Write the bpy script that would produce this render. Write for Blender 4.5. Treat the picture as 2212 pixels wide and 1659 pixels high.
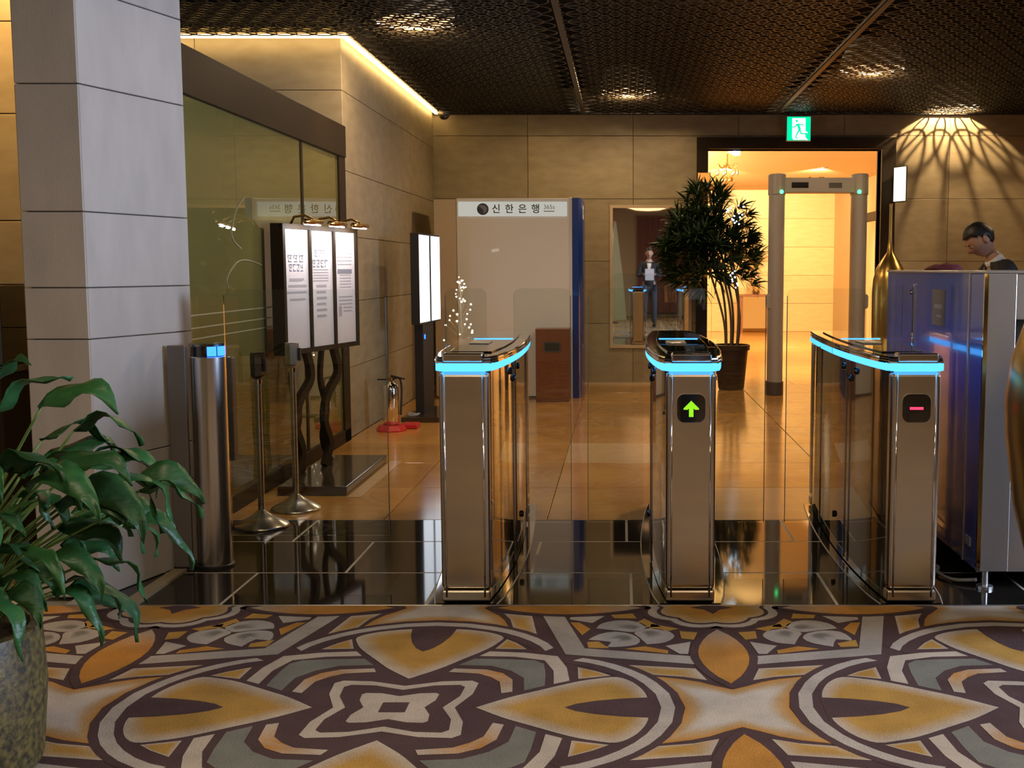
import bpy, bmesh, math, random
from mathutils import Vector, Matrix, Quaternion
from mathutils.geometry import tessellate_polygon
random.seed(7)
PI = math.pi
S = bpy.context.scene
for o in list(bpy.data.objects):
    bpy.data.objects.remove(o)
COL = S.collection

# ------------------------------------------------------------------ camera
cam = bpy.data.cameras.new('camera')
cam.sensor_width = 36.0
cam.lens = 2520.0 / 2212.0 * 36.0
cam.shift_x = -0.10805
cam.clip_start, cam.clip_end = 0.05, 200
camo = bpy.data.objects.new('camera', cam)
camo.location = (0, 0, 1.35)
camo.rotation_euler = (PI / 2 - math.atan(250.0 / 2520.0), 0, 0)
COL.objects.link(camo)
S.camera = camo

# ------------------------------------------------------------------ world, exposure
W = bpy.data.worlds.new('world')
W.use_nodes = True
W.node_tree.nodes['Background'].inputs[0].default_value = (0.5, 0.6, 0.8, 1)
W.node_tree.nodes['Background'].inputs[1].default_value = 0.02
S.world = W
S.view_settings.view_transform = 'Standard'
S.view_settings.look = 'None'
S.view_settings.exposure = 0.15
S.view_settings.gamma = 1.0
S.view_settings.use_curve_mapping = False
S.cycles.max_bounces = 7
S.cycles.diffuse_bounces = 3
S.cycles.glossy_bounces = 4
S.cycles.transparent_max_bounces = 12
S.cycles.sample_clamp_indirect = 4.0
S.cycles.caustics_reflective = False
S.cycles.caustics_refractive = False

# ------------------------------------------------------------------ room lights and added fill
def area(name, loc, target, size, power, color, sy=None):
    l = bpy.data.lights.new(name, 'AREA')
    l.energy, l.color, l.size = power, color, size
    if sy:
        l.shape = 'RECTANGLE'; l.size_y = sy
    o = bpy.data.objects.new(name, l)
    o.location = loc
    o.rotation_euler = (Vector(target) - Vector(loc)).to_track_quat('-Z', 'Y').to_euler()
    COL.objects.link(o)
    return o
def spot(name, loc, target, power, color, cone, blend=0.5, radius=0.03):
    l = bpy.data.lights.new(name, 'SPOT')
    l.energy, l.color, l.spot_size, l.spot_blend, l.shadow_soft_size = power, color, math.radians(cone), blend, radius
    o = bpy.data.objects.new(name, l)
    o.location = loc
    o.rotation_euler = (Vector(target) - Vector(loc)).to_track_quat('-Z', 'Y').to_euler()
    COL.objects.link(o)
    return o
WARM = (1.0, 0.72, 0.40)
AMBER = (1.0, 0.66, 0.30)
COOL = (0.62, 0.70, 1.0)
# cool daylight inferred from the pillar's lit side, entering by an added window
area('side_daylight', (6.72, 3.7, 1.9), (-2.1, 4.4, 1.45), 2.2, 690, COOL, 2.2)
# unseen lobby ceiling lights, added to light the carpet and gate fronts
for lx, ly in ((-1.3, 1.6), (1.3, 1.6), (-1.3, -1.5), (1.3, -1.5)):
    area('lobby_fill_light', (lx, ly, 3.04), (lx, ly, 0), 0.5, 25, (1.0, 0.80, 0.54))
# downlights in the lift corridor ceiling, behind the door head
for lx in (1.7, 3.3):
    spot('corridor_spot', (lx, 14.7, 2.95), (lx, 25, 1.3), 1250, AMBER, 60, 0.6, 0.04)
    spot('corridor_spot', (lx, 19.5, 2.95), (lx, 25, 1.6), 700, AMBER, 70, 0.7, 0.04)
    spot('corridor_downlight', (lx, 15.2, 2.97), (lx, 16.2, 0), 500, AMBER, 110, 0.8, 0.04)
    spot('corridor_downlight', (lx, 20.0, 2.97), (lx, 20.5, 0), 500, AMBER, 120, 0.8, 0.04)
area('corridor_fill', (0.86, 19.0, 2.60), (1.35, 19.0, 3.0), 8.0, 190, (1.0, 0.78, 0.34), 0.12)  # uplight added to brighten the corridor ceiling; no cove is seen
# downlight over the recess left of the pillar
spot('recess_downlight', (-2.95, 5.15, 3.05), (-2.9, 5.6, 1.6), 90, (1.0, 0.60, 0.22), 110, 0.6, 0.04)

# ------------------------------------------------------------------ materials
MATS = {}
def lin(c):
    return tuple(((x / 255.0) / 12.92 if x / 255.0 <= 0.04045 else ((x / 255.0 + 0.055) / 1.055) ** 2.4) for x in c)
def mat(name, color, rough=0.5, metal=0.0, emit=None, strength=0.0, noise=None, bump=None, spec=None, rand=0.0, coat=0.0, stretch=None, aniso=0.0, trans=0.0):
    """noise = (scale, amount, second colour), bump = (scale, strength)"""
    m = bpy.data.materials.new(name)
    m.use_nodes = True
    nt = m.node_tree
    b = nt.nodes['Principled BSDF']
    b.inputs['Base Color'].default_value = (*color, 1)
    b.inputs['Roughness'].default_value = rough
    b.inputs['Metallic'].default_value = metal
    if spec is not None: b.inputs['Specular IOR Level'].default_value = spec
    if coat: b.inputs['Coat Weight'].default_value = coat; b.inputs['Coat Roughness'].default_value = 0.03
    if aniso: b.inputs['Anisotropic'].default_value = aniso
    if trans: b.inputs['Transmission Weight'].default_value = trans
    if emit:
        b.inputs['Emission Color'].default_value = (*emit, 1)
        b.inputs['Emission Strength'].default_value = strength
    L = nt.links.new
    geo = nt.nodes.new('ShaderNodeNewGeometry')
    vec = geo.outputs['Position']
    if stretch:
        mp = nt.nodes.new('ShaderNodeMapping'); mp.inputs['Scale'].default_value = stretch
        L(vec, mp.inputs['Vector']); vec = mp.outputs['Vector']
    out = None
    if noise:
        n = nt.nodes.new('ShaderNodeTexNoise'); n.inputs['Scale'].default_value = noise[0]; n.inputs['Detail'].default_value = 6
        L(vec, n.inputs['Vector'])
        r = nt.nodes.new('ShaderNodeValToRGB'); r.color_ramp.elements[0].position = 0.35; r.color_ramp.elements[1].position = 0.68
        L(n.outputs['Fac'], r.inputs['Fac'])
        mx = nt.nodes.new('ShaderNodeMix'); mx.data_type = 'RGBA'
        ml = nt.nodes.new('ShaderNodeMath'); ml.operation = 'MULTIPLY'; ml.inputs[1].default_value = noise[1]
        L(r.outputs['Color'], ml.inputs[0]); L(ml.outputs[0], mx.inputs[0])
        mx.inputs[6].default_value = (*color, 1); mx.inputs[7].default_value = (*noise[2], 1)
        out = mx.outputs[2]
    if rand:
        oi = nt.nodes.new('ShaderNodeObjectInfo')
        mr = nt.nodes.new('ShaderNodeMapRange'); mr.inputs[3].default_value = 1 - rand; mr.inputs[4].default_value = 1 + rand
        L(oi.outputs['Random'], mr.inputs[0])
        hs = nt.nodes.new('ShaderNodeHueSaturation')
        L(mr.outputs[0], hs.inputs['Value'])
        if out: L(out, hs.inputs['Color'])
        else: hs.inputs['Color'].default_value = (*color, 1)
        out = hs.outputs['Color']
    if out: L(out, b.inputs['Base Color'])
    if bump:
        n = nt.nodes.new('ShaderNodeTexNoise'); n.inputs['Scale'].default_value = bump[0]; n.inputs['Detail'].default_value = 3
        L(vec, n.inputs['Vector'])
        bp = nt.nodes.new('ShaderNodeBump'); bp.inputs['Strength'].default_value = bump[1]; bp.inputs['Distance'].default_value = 0.01
        L(n.outputs['Fac'], bp.inputs['Height']); L(bp.outputs['Normal'], b.inputs['Normal'])
    MATS[name] = m
    return m
def glass_mat(name, tint, refl=1.0, film=0.0, filmcol=(0, 0, 0), rough=0.0):
    """thin sheet glass: what lies behind shows through, a fresnel share reflects; film = share of a printed film"""
    m = bpy.data.materials.new(name); m.use_nodes = True
    nt = m.node_tree; nt.nodes.clear(); L = nt.links.new
    o = nt.nodes.new('ShaderNodeOutputMaterial')
    t = nt.nodes.new('ShaderNodeBsdfTransparent'); t.inputs[0].default_value = (*tint, 1)
    body = t.outputs[0]
    if film:
        d = nt.nodes.new('ShaderNodeBsdfDiffuse'); d.inputs[0].default_value = (*filmcol, 1)
        x = nt.nodes.new('ShaderNodeMixShader'); x.inputs[0].default_value = film
        L(body, x.inputs[1]); L(d.outputs[0], x.inputs[2]); body = x.outputs[0]
    g = nt.nodes.new('ShaderNodeBsdfGlossy'); g.inputs['Roughness'].default_value = rough
    f = nt.nodes.new('ShaderNodeFresnel'); f.inputs[0].default_value = 1.5
    ml = nt.nodes.new('ShaderNodeMath'); ml.operation = 'MULTIPLY'; ml.inputs[1].default_value = refl; ml.use_clamp = True
    L(f.outputs[0], ml.inputs[0])
    x2 = nt.nodes.new('ShaderNodeMixShader'); L(ml.outputs[0], x2.inputs[0]); L(body, x2.inputs[1]); L(g.outputs[0], x2.inputs[2])
    L(x2.outputs[0], o.inputs[0])
    MATS[name] = m
    return m
def emis(name, color, strength):
    m = bpy.data.materials.new(name); m.use_nodes = True
    nt = m.node_tree; nt.nodes.clear()
    o = nt.nodes.new('ShaderNodeOutputMaterial'); e = nt.nodes.new('ShaderNodeEmission')
    e.inputs[0].default_value = (*color, 1); e.inputs[1].default_value = strength
    nt.links.new(e.outputs[0], o.inputs[0])
    MATS[name] = m
    return m

mat('limestone', (0.385, 0.315, 0.195), 0.5, noise=(5, 0.65, (0.28, 0.22, 0.125)), rand=0.07, stretch=(1, 1, 2.5))
mat('limestone_grey', (0.52, 0.48, 0.42), 0.45, noise=(4, 0.6, (0.40, 0.37, 0.335)), rand=0.05, stretch=(2.2, 2.2, 0.7), bump=(60, 0.05))
mat('grout', (0.10, 0.085, 0.065), 0.9)
mat('marble', (0.56, 0.30, 0.085), 0.15, noise=(2.6, 0.7, (0.42, 0.195, 0.045)), rand=0.13, spec=0.5)
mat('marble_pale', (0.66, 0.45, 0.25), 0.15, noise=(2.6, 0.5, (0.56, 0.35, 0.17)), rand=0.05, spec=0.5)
mat('granite_black', (0.016, 0.013, 0.010), 0.05, noise=(40, 0.5, (0.028, 0.023, 0.017)), spec=0.28)
mat('joint_light', (0.55, 0.50, 0.40), 0.6)
mat('plaster_warm', (0.62, 0.50, 0.34), 0.7)
mat('veneer', (0.68, 0.50, 0.28), 0.4, noise=(3, 0.6, (0.58, 0.40, 0.20)), stretch=(1.2, 1.2, 6), rand=0.05)
mat('brown_metal', (0.028, 0.017, 0.008), 0.6, 0.0, spec=0.2)
mat('dark_ceiling', (0.003, 0.003, 0.003), 0.9, spec=0.1)
mat('lattice_bronze', (0.046, 0.037, 0.024), 0.5, 0.6)
mat('ceiling_trim', (0.045, 0.036, 0.026), 0.5, 0.3)
mat('steel', (0.62, 0.56, 0.46), 0.27, 1.0, noise=(9, 0.35, (0.50, 0.44, 0.38)), stretch=(.3, .3, 2.5), bump=(3, 0.10))
mat('steel_grey', (0.50, 0.49, 0.47), 0.38, 0.9, noise=(200, 0.25, (0.42, 0.41, 0.40)), stretch=(14, 14, 1))
mat('chrome', (0.80, 0.79, 0.77), 0.07, 1.0)
mat('satin_chrome', (0.72, 0.70, 0.67), 0.24, 1.0)
mat('dark_chrome', (0.30, 0.29, 0.29), 0.12, 1.0)
mat('dark_mirror', (0.030, 0.024, 0.018), 0.05, 0.0, spec=1.0, coat=1.0)
mat('black_gloss', (0.008, 0.008, 0.009), 0.06, 0.0, spec=0.8, coat=1.0)
mat('black_matte', (0.012, 0.011, 0.011), 0.5)
mat('grey_metal', (0.20, 0.19, 0.185), 0.42, 0.6)
mat('brass', (0.55, 0.33, 0.12), 0.25, 1.0)
mat('gold', (0.56, 0.37, 0.11), 0.28, 0.9, noise=(7, 0.5, (0.42, 0.26, 0.08)))
mat('blue_panel', (0.04, 0.12, 0.62), 0.17, 0.0, spec=0.9, coat=0.6)
mat('bank_blue', (0.010, 0.05, 0.30), 0.25, coat=0.5)
mat('white_panel', (0.84, 0.84, 0.85), 0.32, coat=0.2)
mat('cream_panel', (0.60, 0.50, 0.36), 0.4)
mat('white_plastic', (0.72, 0.72, 0.72), 0.4)
mat('ink', (0.02, 0.02, 0.025), 0.6)
mat('ink_grey', (0.22, 0.22, 0.26), 0.6)
mat('ink_pale', (0.40, 0.38, 0.40), 0.6)
mat('swirl_print', (0.36, 0.32, 0.17), 0.6)
mat('poster', (0.72, 0.68, 0.68), 0.5)
mat('wood_red', (0.20, 0.066, 0.026), 0.35, noise=(9, 0.5, (0.13, 0.04, 0.016)), stretch=(1, 1, 0.15))
mat('red_plastic', (0.55, 0.02, 0.02), 0.35)
mat('red_cloth', (0.10, 0.008, 0.012), 0.8)
mat('detector_grey', (0.36, 0.33, 0.31), 0.45)
mat('detector_dark', (0.07, 0.06, 0.055), 0.5)
mat('mirror', (0.86, 0.86, 0.84), 0.015, 1.0)
mat('frame_cream', (0.62, 0.48, 0.32), 0.5)
mat('pot_brown', (0.035, 0.018, 0.012), 0.4)
mat('soil', (0.03, 0.02, 0.012), 0.9, bump=(40, 0.6))
mat('pot_granite', (0.030, 0.026, 0.014), 0.5, noise=(55, 0.95, (0.17, 0.13, 0.035)), bump=(55, 0.25))
mat('leaf_dark', (0.020, 0.045, 0.014), 0.32, noise=(9, 0.5, (0.035, 0.07, 0.02)), rand=0.3)
mat('leaf_lily', (0.024, 0.105, 0.030), 0.42, noise=(9, 0.7, (0.012, 0.055, 0.018)), rand=0.35, spec=0.35, stretch=(1, 1, 2.5), bump=(14, 0.5))
mat('stalk', (0.12, 0.21, 0.05), 0.45)
mat('bark', (0.16, 0.115, 0.07), 0.8, bump=(50, 0.4))
mat('dark_stone', (0.040, 0.028, 0.018), 0.15, noise=(12, 0.4, (0.07, 0.05, 0.03)), coat=0.4)
mat('cable_grey', (0.35, 0.34, 0.32), 0.5)
mat('yellow_plastic', (0.65, 0.36, 0.02), 0.4)
mat('skin', (0.46, 0.27, 0.18), 0.5)
mat('hair', (0.010, 0.008, 0.007), 0.5)
mat('suit', (0.012, 0.012, 0.015), 0.7)
mat('shirt', (0.70, 0.70, 0.72), 0.7)
mat('denim', (0.045, 0.055, 0.075), 0.8)
mat('shoe', (0.01, 0.01, 0.01), 0.3)
mat('paper', (0.9, 0.9, 0.95), 0.6)
mat('sail_cloth', (0.40, 0.37, 0.20), 0.8)
mat('rose_cloth', (0.26, 0.12, 0.11), 0.8)
glass_mat('clear_glass', (0.94, 0.965, 0.955), 0.9)
glass_mat('film_glass', (0.60, 0.54, 0.26), 1.5, 0.78, (0.25, 0.22, 0.065))
emis('led_blue', (0.07, 0.38, 1.0), 2.2)
emis('led_deep', (0.02, 0.12, 1.0), 5.0)
emis('led_green', (0.05, 1.0, 0.25), 5.0)
emis('led_lime', (0.35, 0.95, 0.02), 1.3)
emis('led_red', (1.0, 0.03, 0.08), 3.5)
emis('screen_white', (0.86, 0.92, 1.0), 2.2)
emis('exit_green', (0.0, 0.75, 0.33), 1.25)
emis('exit_white', (0.85, 1.0, 0.95), 1.6)
emis('cove_light', (1.0, 0.66, 0.25), 12.0)
emis('bulb_warm', (1.0, 0.70, 0.36), 60.0)
emis('reflection_warm', (1.0, 0.80, 0.55), 7.0)
emis('fairy_cool', (0.65, 0.85, 1.0), 7.0)
emis('sign_lit', (1.0, 0.90, 0.62), 2.0)
emis('amber_glow', (1.0, 0.36, 0.07), 0.95)
emis('lamp_disc', (1.0, 0.52, 0.24), 2.4)
emis('band_lit', (1.0, 0.97, 0.85), 0.45)
emis('lamp_white', (0.95, 0.95, 1.0), 3.0)
emis('picture_lamp', (1.0, 0.93, 0.90), 9.0)

# ------------------------------------------------------------------ mesh helpers
class MB:
    def __init__(s): s.v = []; s.f = []
    def add(s, vs, fs):
        n = len(s.v); s.v += [tuple(v) for v in vs]; s.f += [tuple(i + n for i in f) for f in fs]; return s
    def box(s, x0, x1, y0, y1, z0, z1):
        return s.add([(x0, y0, z0), (x1, y0, z0), (x1, y1, z0), (x0, y1, z0), (x0, y0, z1), (x1, y0, z1), (x1, y1, z1), (x0, y1, z1)],
                     [(0, 3, 2, 1), (4, 5, 6, 7), (0, 1, 5, 4), (1, 2, 6, 5), (2, 3, 7, 6), (3, 0, 4, 7)])
    def prism(s, pts, z0, z1):
        n = len(pts)
        return s.add([(x, y, z0) for x, y in pts] + [(x, y, z1) for x, y in pts],
                     [tuple(range(n - 1, -1, -1)), tuple(range(n, 2 * n))] + [(i, (i + 1) % n, n + (i + 1) % n, n + i) for i in range(n)])
    def prism_xz(s, pts, y0, y1):
        n = len(pts)
        return s.add([(x, y0, z) for x, z in pts] + [(x, y1, z) for x, z in pts],
                     [tuple(range(n)), tuple(range(2 * n - 1, n - 1, -1))] + [(i, n + i, n + (i + 1) % n, (i + 1) % n) for i in range(n)])
    def lathe(s, prof, n=24, c=(0, 0), sx=1.0, sy=1.0):
        vs = []; fs = []
        for r, z in prof:
            for k in range(n):
                a = 2 * PI * k / n; vs.append((c[0] + r * sx * math.cos(a), c[1] + r * sy * math.sin(a), z))
        m = len(prof)
        for j in range(m - 1):
            for k in range(n):
                fs.append((j * n + k, j * n + (k + 1) % n, (j + 1) * n + (k + 1) % n, (j + 1) * n + k))
        fs.append(tuple(range(n - 1, -1, -1))); fs.append(tuple((m - 1) * n + k for k in range(n)))
        return s.add(vs, fs)
    def tube(s, path, r, n=8, closed=False):
        P = [Vector(p) for p in path]; m = len(P); vs = []; fs = []
        up = Vector((0, 0, 1)); u = None
        for i in range(m):
            a = P[i - 1] if (i or closed) else P[i]; b = P[(i + 1) % m] if (i < m - 1 or closed) else P[i]
            t = (b - a).normalized()
            if u is None:
                u = t.cross(up)
                if u.length < 1e-3: u = t.cross(Vector((1, 0, 0)))
            u = (u - t * u.dot(t)).normalized(); w = t.cross(u)
            ri = r[i] if isinstance(r, (list, tuple)) else r
            for k in range(n):
                q = 2 * PI * k / n; vs.append(P[i] + (u * math.cos(q) + w * math.sin(q)) * ri)
        for j in range(m if closed else m - 1):
            for k in range(n):
                j2 = (j + 1) % m
                fs.append((j * n + k, j * n + (k + 1) % n, j2 * n + (k + 1) % n, j2 * n + k))
        if not closed:
            fs.append(tuple(range(n - 1, -1, -1))); fs.append(tuple((m - 1) * n + k for k in range(n)))
        return s.add(vs, fs)
    def ball(s, c, r, n=12, m=8):
        if not isinstance(r, (tuple, list)): r = (r, r, r)
        vs = [(c[0], c[1], c[2] - r[2])]; fs = []
        for j in range(1, m):
            t = -PI / 2 + PI * j / m
            for k in range(n):
                a = 2 * PI * k / n; vs.append((c[0] + r[0] * math.cos(t) * math.cos(a), c[1] + r[1] * math.cos(t) * math.sin(a), c[2] + r[2] * math.sin(t)))
        vs.append((c[0], c[1], c[2] + r[2])); e = len(vs) - 1
        for k in range(n): fs.append((0, 1 + (k + 1) % n, 1 + k)); fs.append((e, e - n + k, e - n + (k + 1) % n))
        for j in range(m - 2):
            for k in range(n): fs.append((1 + j * n + k, 1 + j * n + (k + 1) % n, 1 + (j + 1) * n + (k + 1) % n, 1 + (j + 1) * n + k))
        return s.add(vs, fs)
    def strip(s, left, right):
        n = len(left)
        return s.add(list(left) + list(right), [(i, i + 1, n + i + 1, n + i) for i in range(n - 1)])
    def xf(s, M):
        s.v = [tuple(M @ Vector(v)) for v in s.v]; return s
    def mesh(s, name, m=None, smooth=False):
        me = bpy.data.meshes.new(name); me.from_pydata(s.v, [], s.f); me.update()
        if m: me.materials.append(MATS[m])
        if smooth: me.polygons.foreach_set('use_smooth', [True] * len(me.polygons))
        return me
    def build(s, name, m, parent=None, smooth=False, bevel=0.0, seg=2, auto=False):
        return put(name, s.mesh(name, m, smooth or auto), parent, bevel, seg, auto)
def put(name, me, parent=None, bevel=0.0, seg=2, auto=False, loc=None):
    o = bpy.data.objects.new(name, me); COL.objects.link(o)
    if parent: o.parent = parent
    if loc: o.location = loc
    if bevel:
        b = o.modifiers.new('bevel', 'BEVEL'); b.width = bevel; b.segments = seg; b.limit_method = 'ANGLE'; b.angle_limit = math.radians(40)
    if auto:
        e = o.modifiers.new('split', 'EDGE_SPLIT'); e.split_angle = math.radians(38)
    return o
def tag(o, label=None, cat=None, group=None, kind=None):
    if label: o['label'] = label
    if cat: o['category'] = cat
    if group: o['group'] = group
    if kind: o['kind'] = kind
    return o
def thing(name, label, cat, loc=(0, 0, 0), rz=0.0, group=None):
    o = bpy.data.objects.new(name, None); o.empty_display_size = 0.1
    COL.objects.link(o); o.location = loc; o.rotation_euler = (0, 0, rz)
    return tag(o, label, cat, group)
def struct(name, loc=(0, 0, 0)):
    o = bpy.data.objects.new(name, None); o.empty_display_size = 0.1
    COL.objects.link(o); o.location = loc; o['kind'] = 'structure'
    return o
def text_mesh(s, size, m, extrude=0.0, bold=0.0):
    c = bpy.data.curves.new('t', 'FONT'); c.body = s; c.size = size; c.extrude = extrude; c.offset = bold; c.align_x = 'CENTER'; c.align_y = 'CENTER'; c.resolution_u = 3
    o = bpy.data.objects.new('t', c); COL.objects.link(o)
    dg = bpy.context.evaluated_depsgraph_get()
    me = bpy.data.meshes.new_from_object(o.evaluated_get(dg))
    bpy.data.objects.remove(o); me.materials.clear(); me.materials.append(MATS[m])
    return me
def cat_rom(P, n=4, closed=False):
    P = [Vector(p) for p in P]; m = len(P); out = []
    for i in range(m if closed else m - 1):
        p0 = P[i - 1] if (i or closed) else P[0]; p1 = P[i]; p2 = P[(i + 1) % m]; p3 = P[(i + 2) % m] if (closed or i + 2 < m) else P[-1]
        for k in range(n):
            t = k / n
            out.append(0.5 * (2 * p1 + (p2 - p0) * t + (2 * p0 - 5 * p1 + 4 * p2 - p3) * t * t + (3 * p1 - p0 - 3 * p2 + p3) * t ** 3))
    if not closed: out.append(P[-1])
    return out
GAP = 0.004
PANEL_CACHE = {}
def panel(parent, m, w, h, t, M, name='stone_panel', g=None):
    """one stone slab w x h x t lying in the plane given by M (x along, y up, z outwards)"""
    g = GAP if g is None else g
    k = (round(w, 3), round(h, 3), round(t, 3), m, g)
    if k not in PANEL_CACHE:
        b = min(0.003, t * 0.3)
        mb = MB(); x0, x1, y0, y1 = g / 2, w - g / 2, g / 2, h - g / 2
        mb.add([(x0, y0, 0), (x1, y0, 0), (x1, y1, 0), (x0, y1, 0), (x0, y0, t - b), (x1, y0, t - b), (x1, y1, t - b), (x0, y1, t - b),
                (x0 + b, y0 + b, t), (x1 - b, y0 + b, t), (x1 - b, y1 - b, t), (x0 + b, y1 - b, t)],
               [(0, 3, 2, 1), (0, 1, 5, 4), (1, 2, 6, 5), (2, 3, 7, 6), (3, 0, 4, 7), (4, 5, 9, 8), (5, 6, 10, 9), (6, 7, 11, 10), (7, 4, 8, 11), (8, 9, 10, 11)])
        PANEL_CACHE[k] = mb.mesh(name, m)
    o = put(name, PANEL_CACHE[k], parent); o.matrix_local = M
    return o
def frame_M(origin, u, v):
    u = Vector(u).normalized(); v = Vector(v).normalized(); w = u.cross(v)
    return Matrix(((u.x, v.x, w.x, origin[0]), (u.y, v.y, w.y, origin[1]), (u.z, v.z, w.z, origin[2]), (0, 0, 0, 1)))
def clad(parent, m, p0, p1, zs, width, t=0.02, stagger=0.0, holes=(), skip_from=0):
    """clads the vertical rectangle from p0 to p1 (seen with p0 on the left) with slabs"""
    a = Vector((p0[0], p0[1], 0)); b = Vector((p1[0], p1[1], 0)); u = (b - a).normalized(); L = (b - a).length
    for j in range(len(zs) - 1):
        x = 0.0; first = True
        while x < L - 1e-4:
            w = width * (stagger if (first and stagger and j % 2) else 1.0); first = False
            x1 = min(L, x + w)
            if L - x1 < 0.12: x1 = L
            segs = [(x, x1, zs[j], zs[j + 1])]
            for hx0, hx1, hz0, hz1 in holes:
                ns = []
                for s0, s1, z0, z1 in segs:
                    if s1 <= hx0 or s0 >= hx1 or z1 <= hz0 or z0 >= hz1: ns.append((s0, s1, z0, z1)); continue
                    if s0 < hx0: ns.append((s0, hx0, z0, z1))
                    if s1 > hx1: ns.append((hx1, s1, z0, z1))
                    if z1 > hz1: ns.append((max(s0, hx0), min(s1, hx1), hz1, z1))
                    if z0 < hz0: ns.append((max(s0, hx0), min(s1, hx1), z0, hz0))
                segs = ns
            for s0, s1, z0, z1 in segs:
                if s1 - s0 < 0.02 or z1 - z0 < 0.02: continue
                o = a + u * s0
                panel(parent, m, s1 - s0, z1 - z0, t, frame_M((o.x, o.y, z0), u, (0, 0, 1)))
            x = x1

H_CEIL = 3.10
BACK_Y = 13.58
LEFT_X = -2.17
JOINTS = [0, 0.39, 0.562, 1.065, 1.272, 1.575, 2.075, 2.45, 2.78, H_CEIL]

# ------------------------------------------------------------------ floor
fl = struct('floor')
MB().box(-7, 7, -6.2, 27, -0.16, -0.021).build('floor_slab', 'joint_light', fl)
MB().box(-2.25, 6.4, 4.56, 6.19, -0.03, -0.0006).build('joint_filler', 'joint_light', fl)
XL, XR = -2.17, 6.4
# black granite strip by the gates, three staggered courses
rows = [(4.56, 5.09, 0.036), (5.09, 5.685, -0.405), (5.685, 6.19, 0.02)]
for y0, y1, off in rows:
    x = off - 0.83 * 5
    while x < XR:
        a, b = max(x, -2.2), min(x + 0.83, XR)
        if b - a > 0.03:
            panel(fl, 'granite_black', b - a, y1 - y0, 0.021, frame_M((a, y0, -0.021), (1, 0, 0), (0, 1, 0)), 'granite_tile', 0.008)
        x += 0.83
# orange marble beyond
y = 6.19; j = 0
while y < BACK_Y - 0.01:
    y1 = min(y + 0.924, BACK_Y)
    x = XL - 0.0; i = 0
    while x < XR:
        x1 = min(x + 0.88, XR)
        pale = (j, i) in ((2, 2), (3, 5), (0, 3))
        if not pale:
            panel(fl, 'marble', x1 - x, y1 - y, 0.021, frame_M((x, y, -0.021), (1, 0, 0), (0, 1, 0)), 'marble_tile', 0.003)
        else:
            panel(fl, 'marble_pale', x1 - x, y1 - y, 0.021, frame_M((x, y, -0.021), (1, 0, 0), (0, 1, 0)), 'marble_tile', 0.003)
        x = x1; i += 1
    y = y1; j += 1
# marble on into the lift corridor, and the floor of the glazed room on the left
for k in range(9):
    for i in range(3):
        panel(fl, 'marble', 1.3, 1.3, 0.021, frame_M((0.7 + 1.3 * i, BACK_Y + 1.3 * k, -0.021), (1, 0, 0), (0, 1, 0)), 'marble_tile', 0.003)
for k in range(3):
    for i in range(2):
        panel(fl, 'marble', 1.6, 1.45, 0.021, frame_M((LEFT_X - 0.02 - 1.6 * (i + 1), 4.9 + 1.45 * k, -0.021), (1, 0, 0), (0, 1, 0)), 'marble_tile', 0.003)
# pale stone kerb beside the pillar foot
MB().prism([(-2.02, 4.57), (-1.95, 4.57), (-1.95, 5.12), (-2.01, 5.12)], 0.0, 0.012).build('kerb_strip', 'limestone', fl)
MB().box(-1.63, -1.55, 6.80, 8.10, 0.0002, 0.003).build('floor_strip', 'marble_pale', fl)

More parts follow.
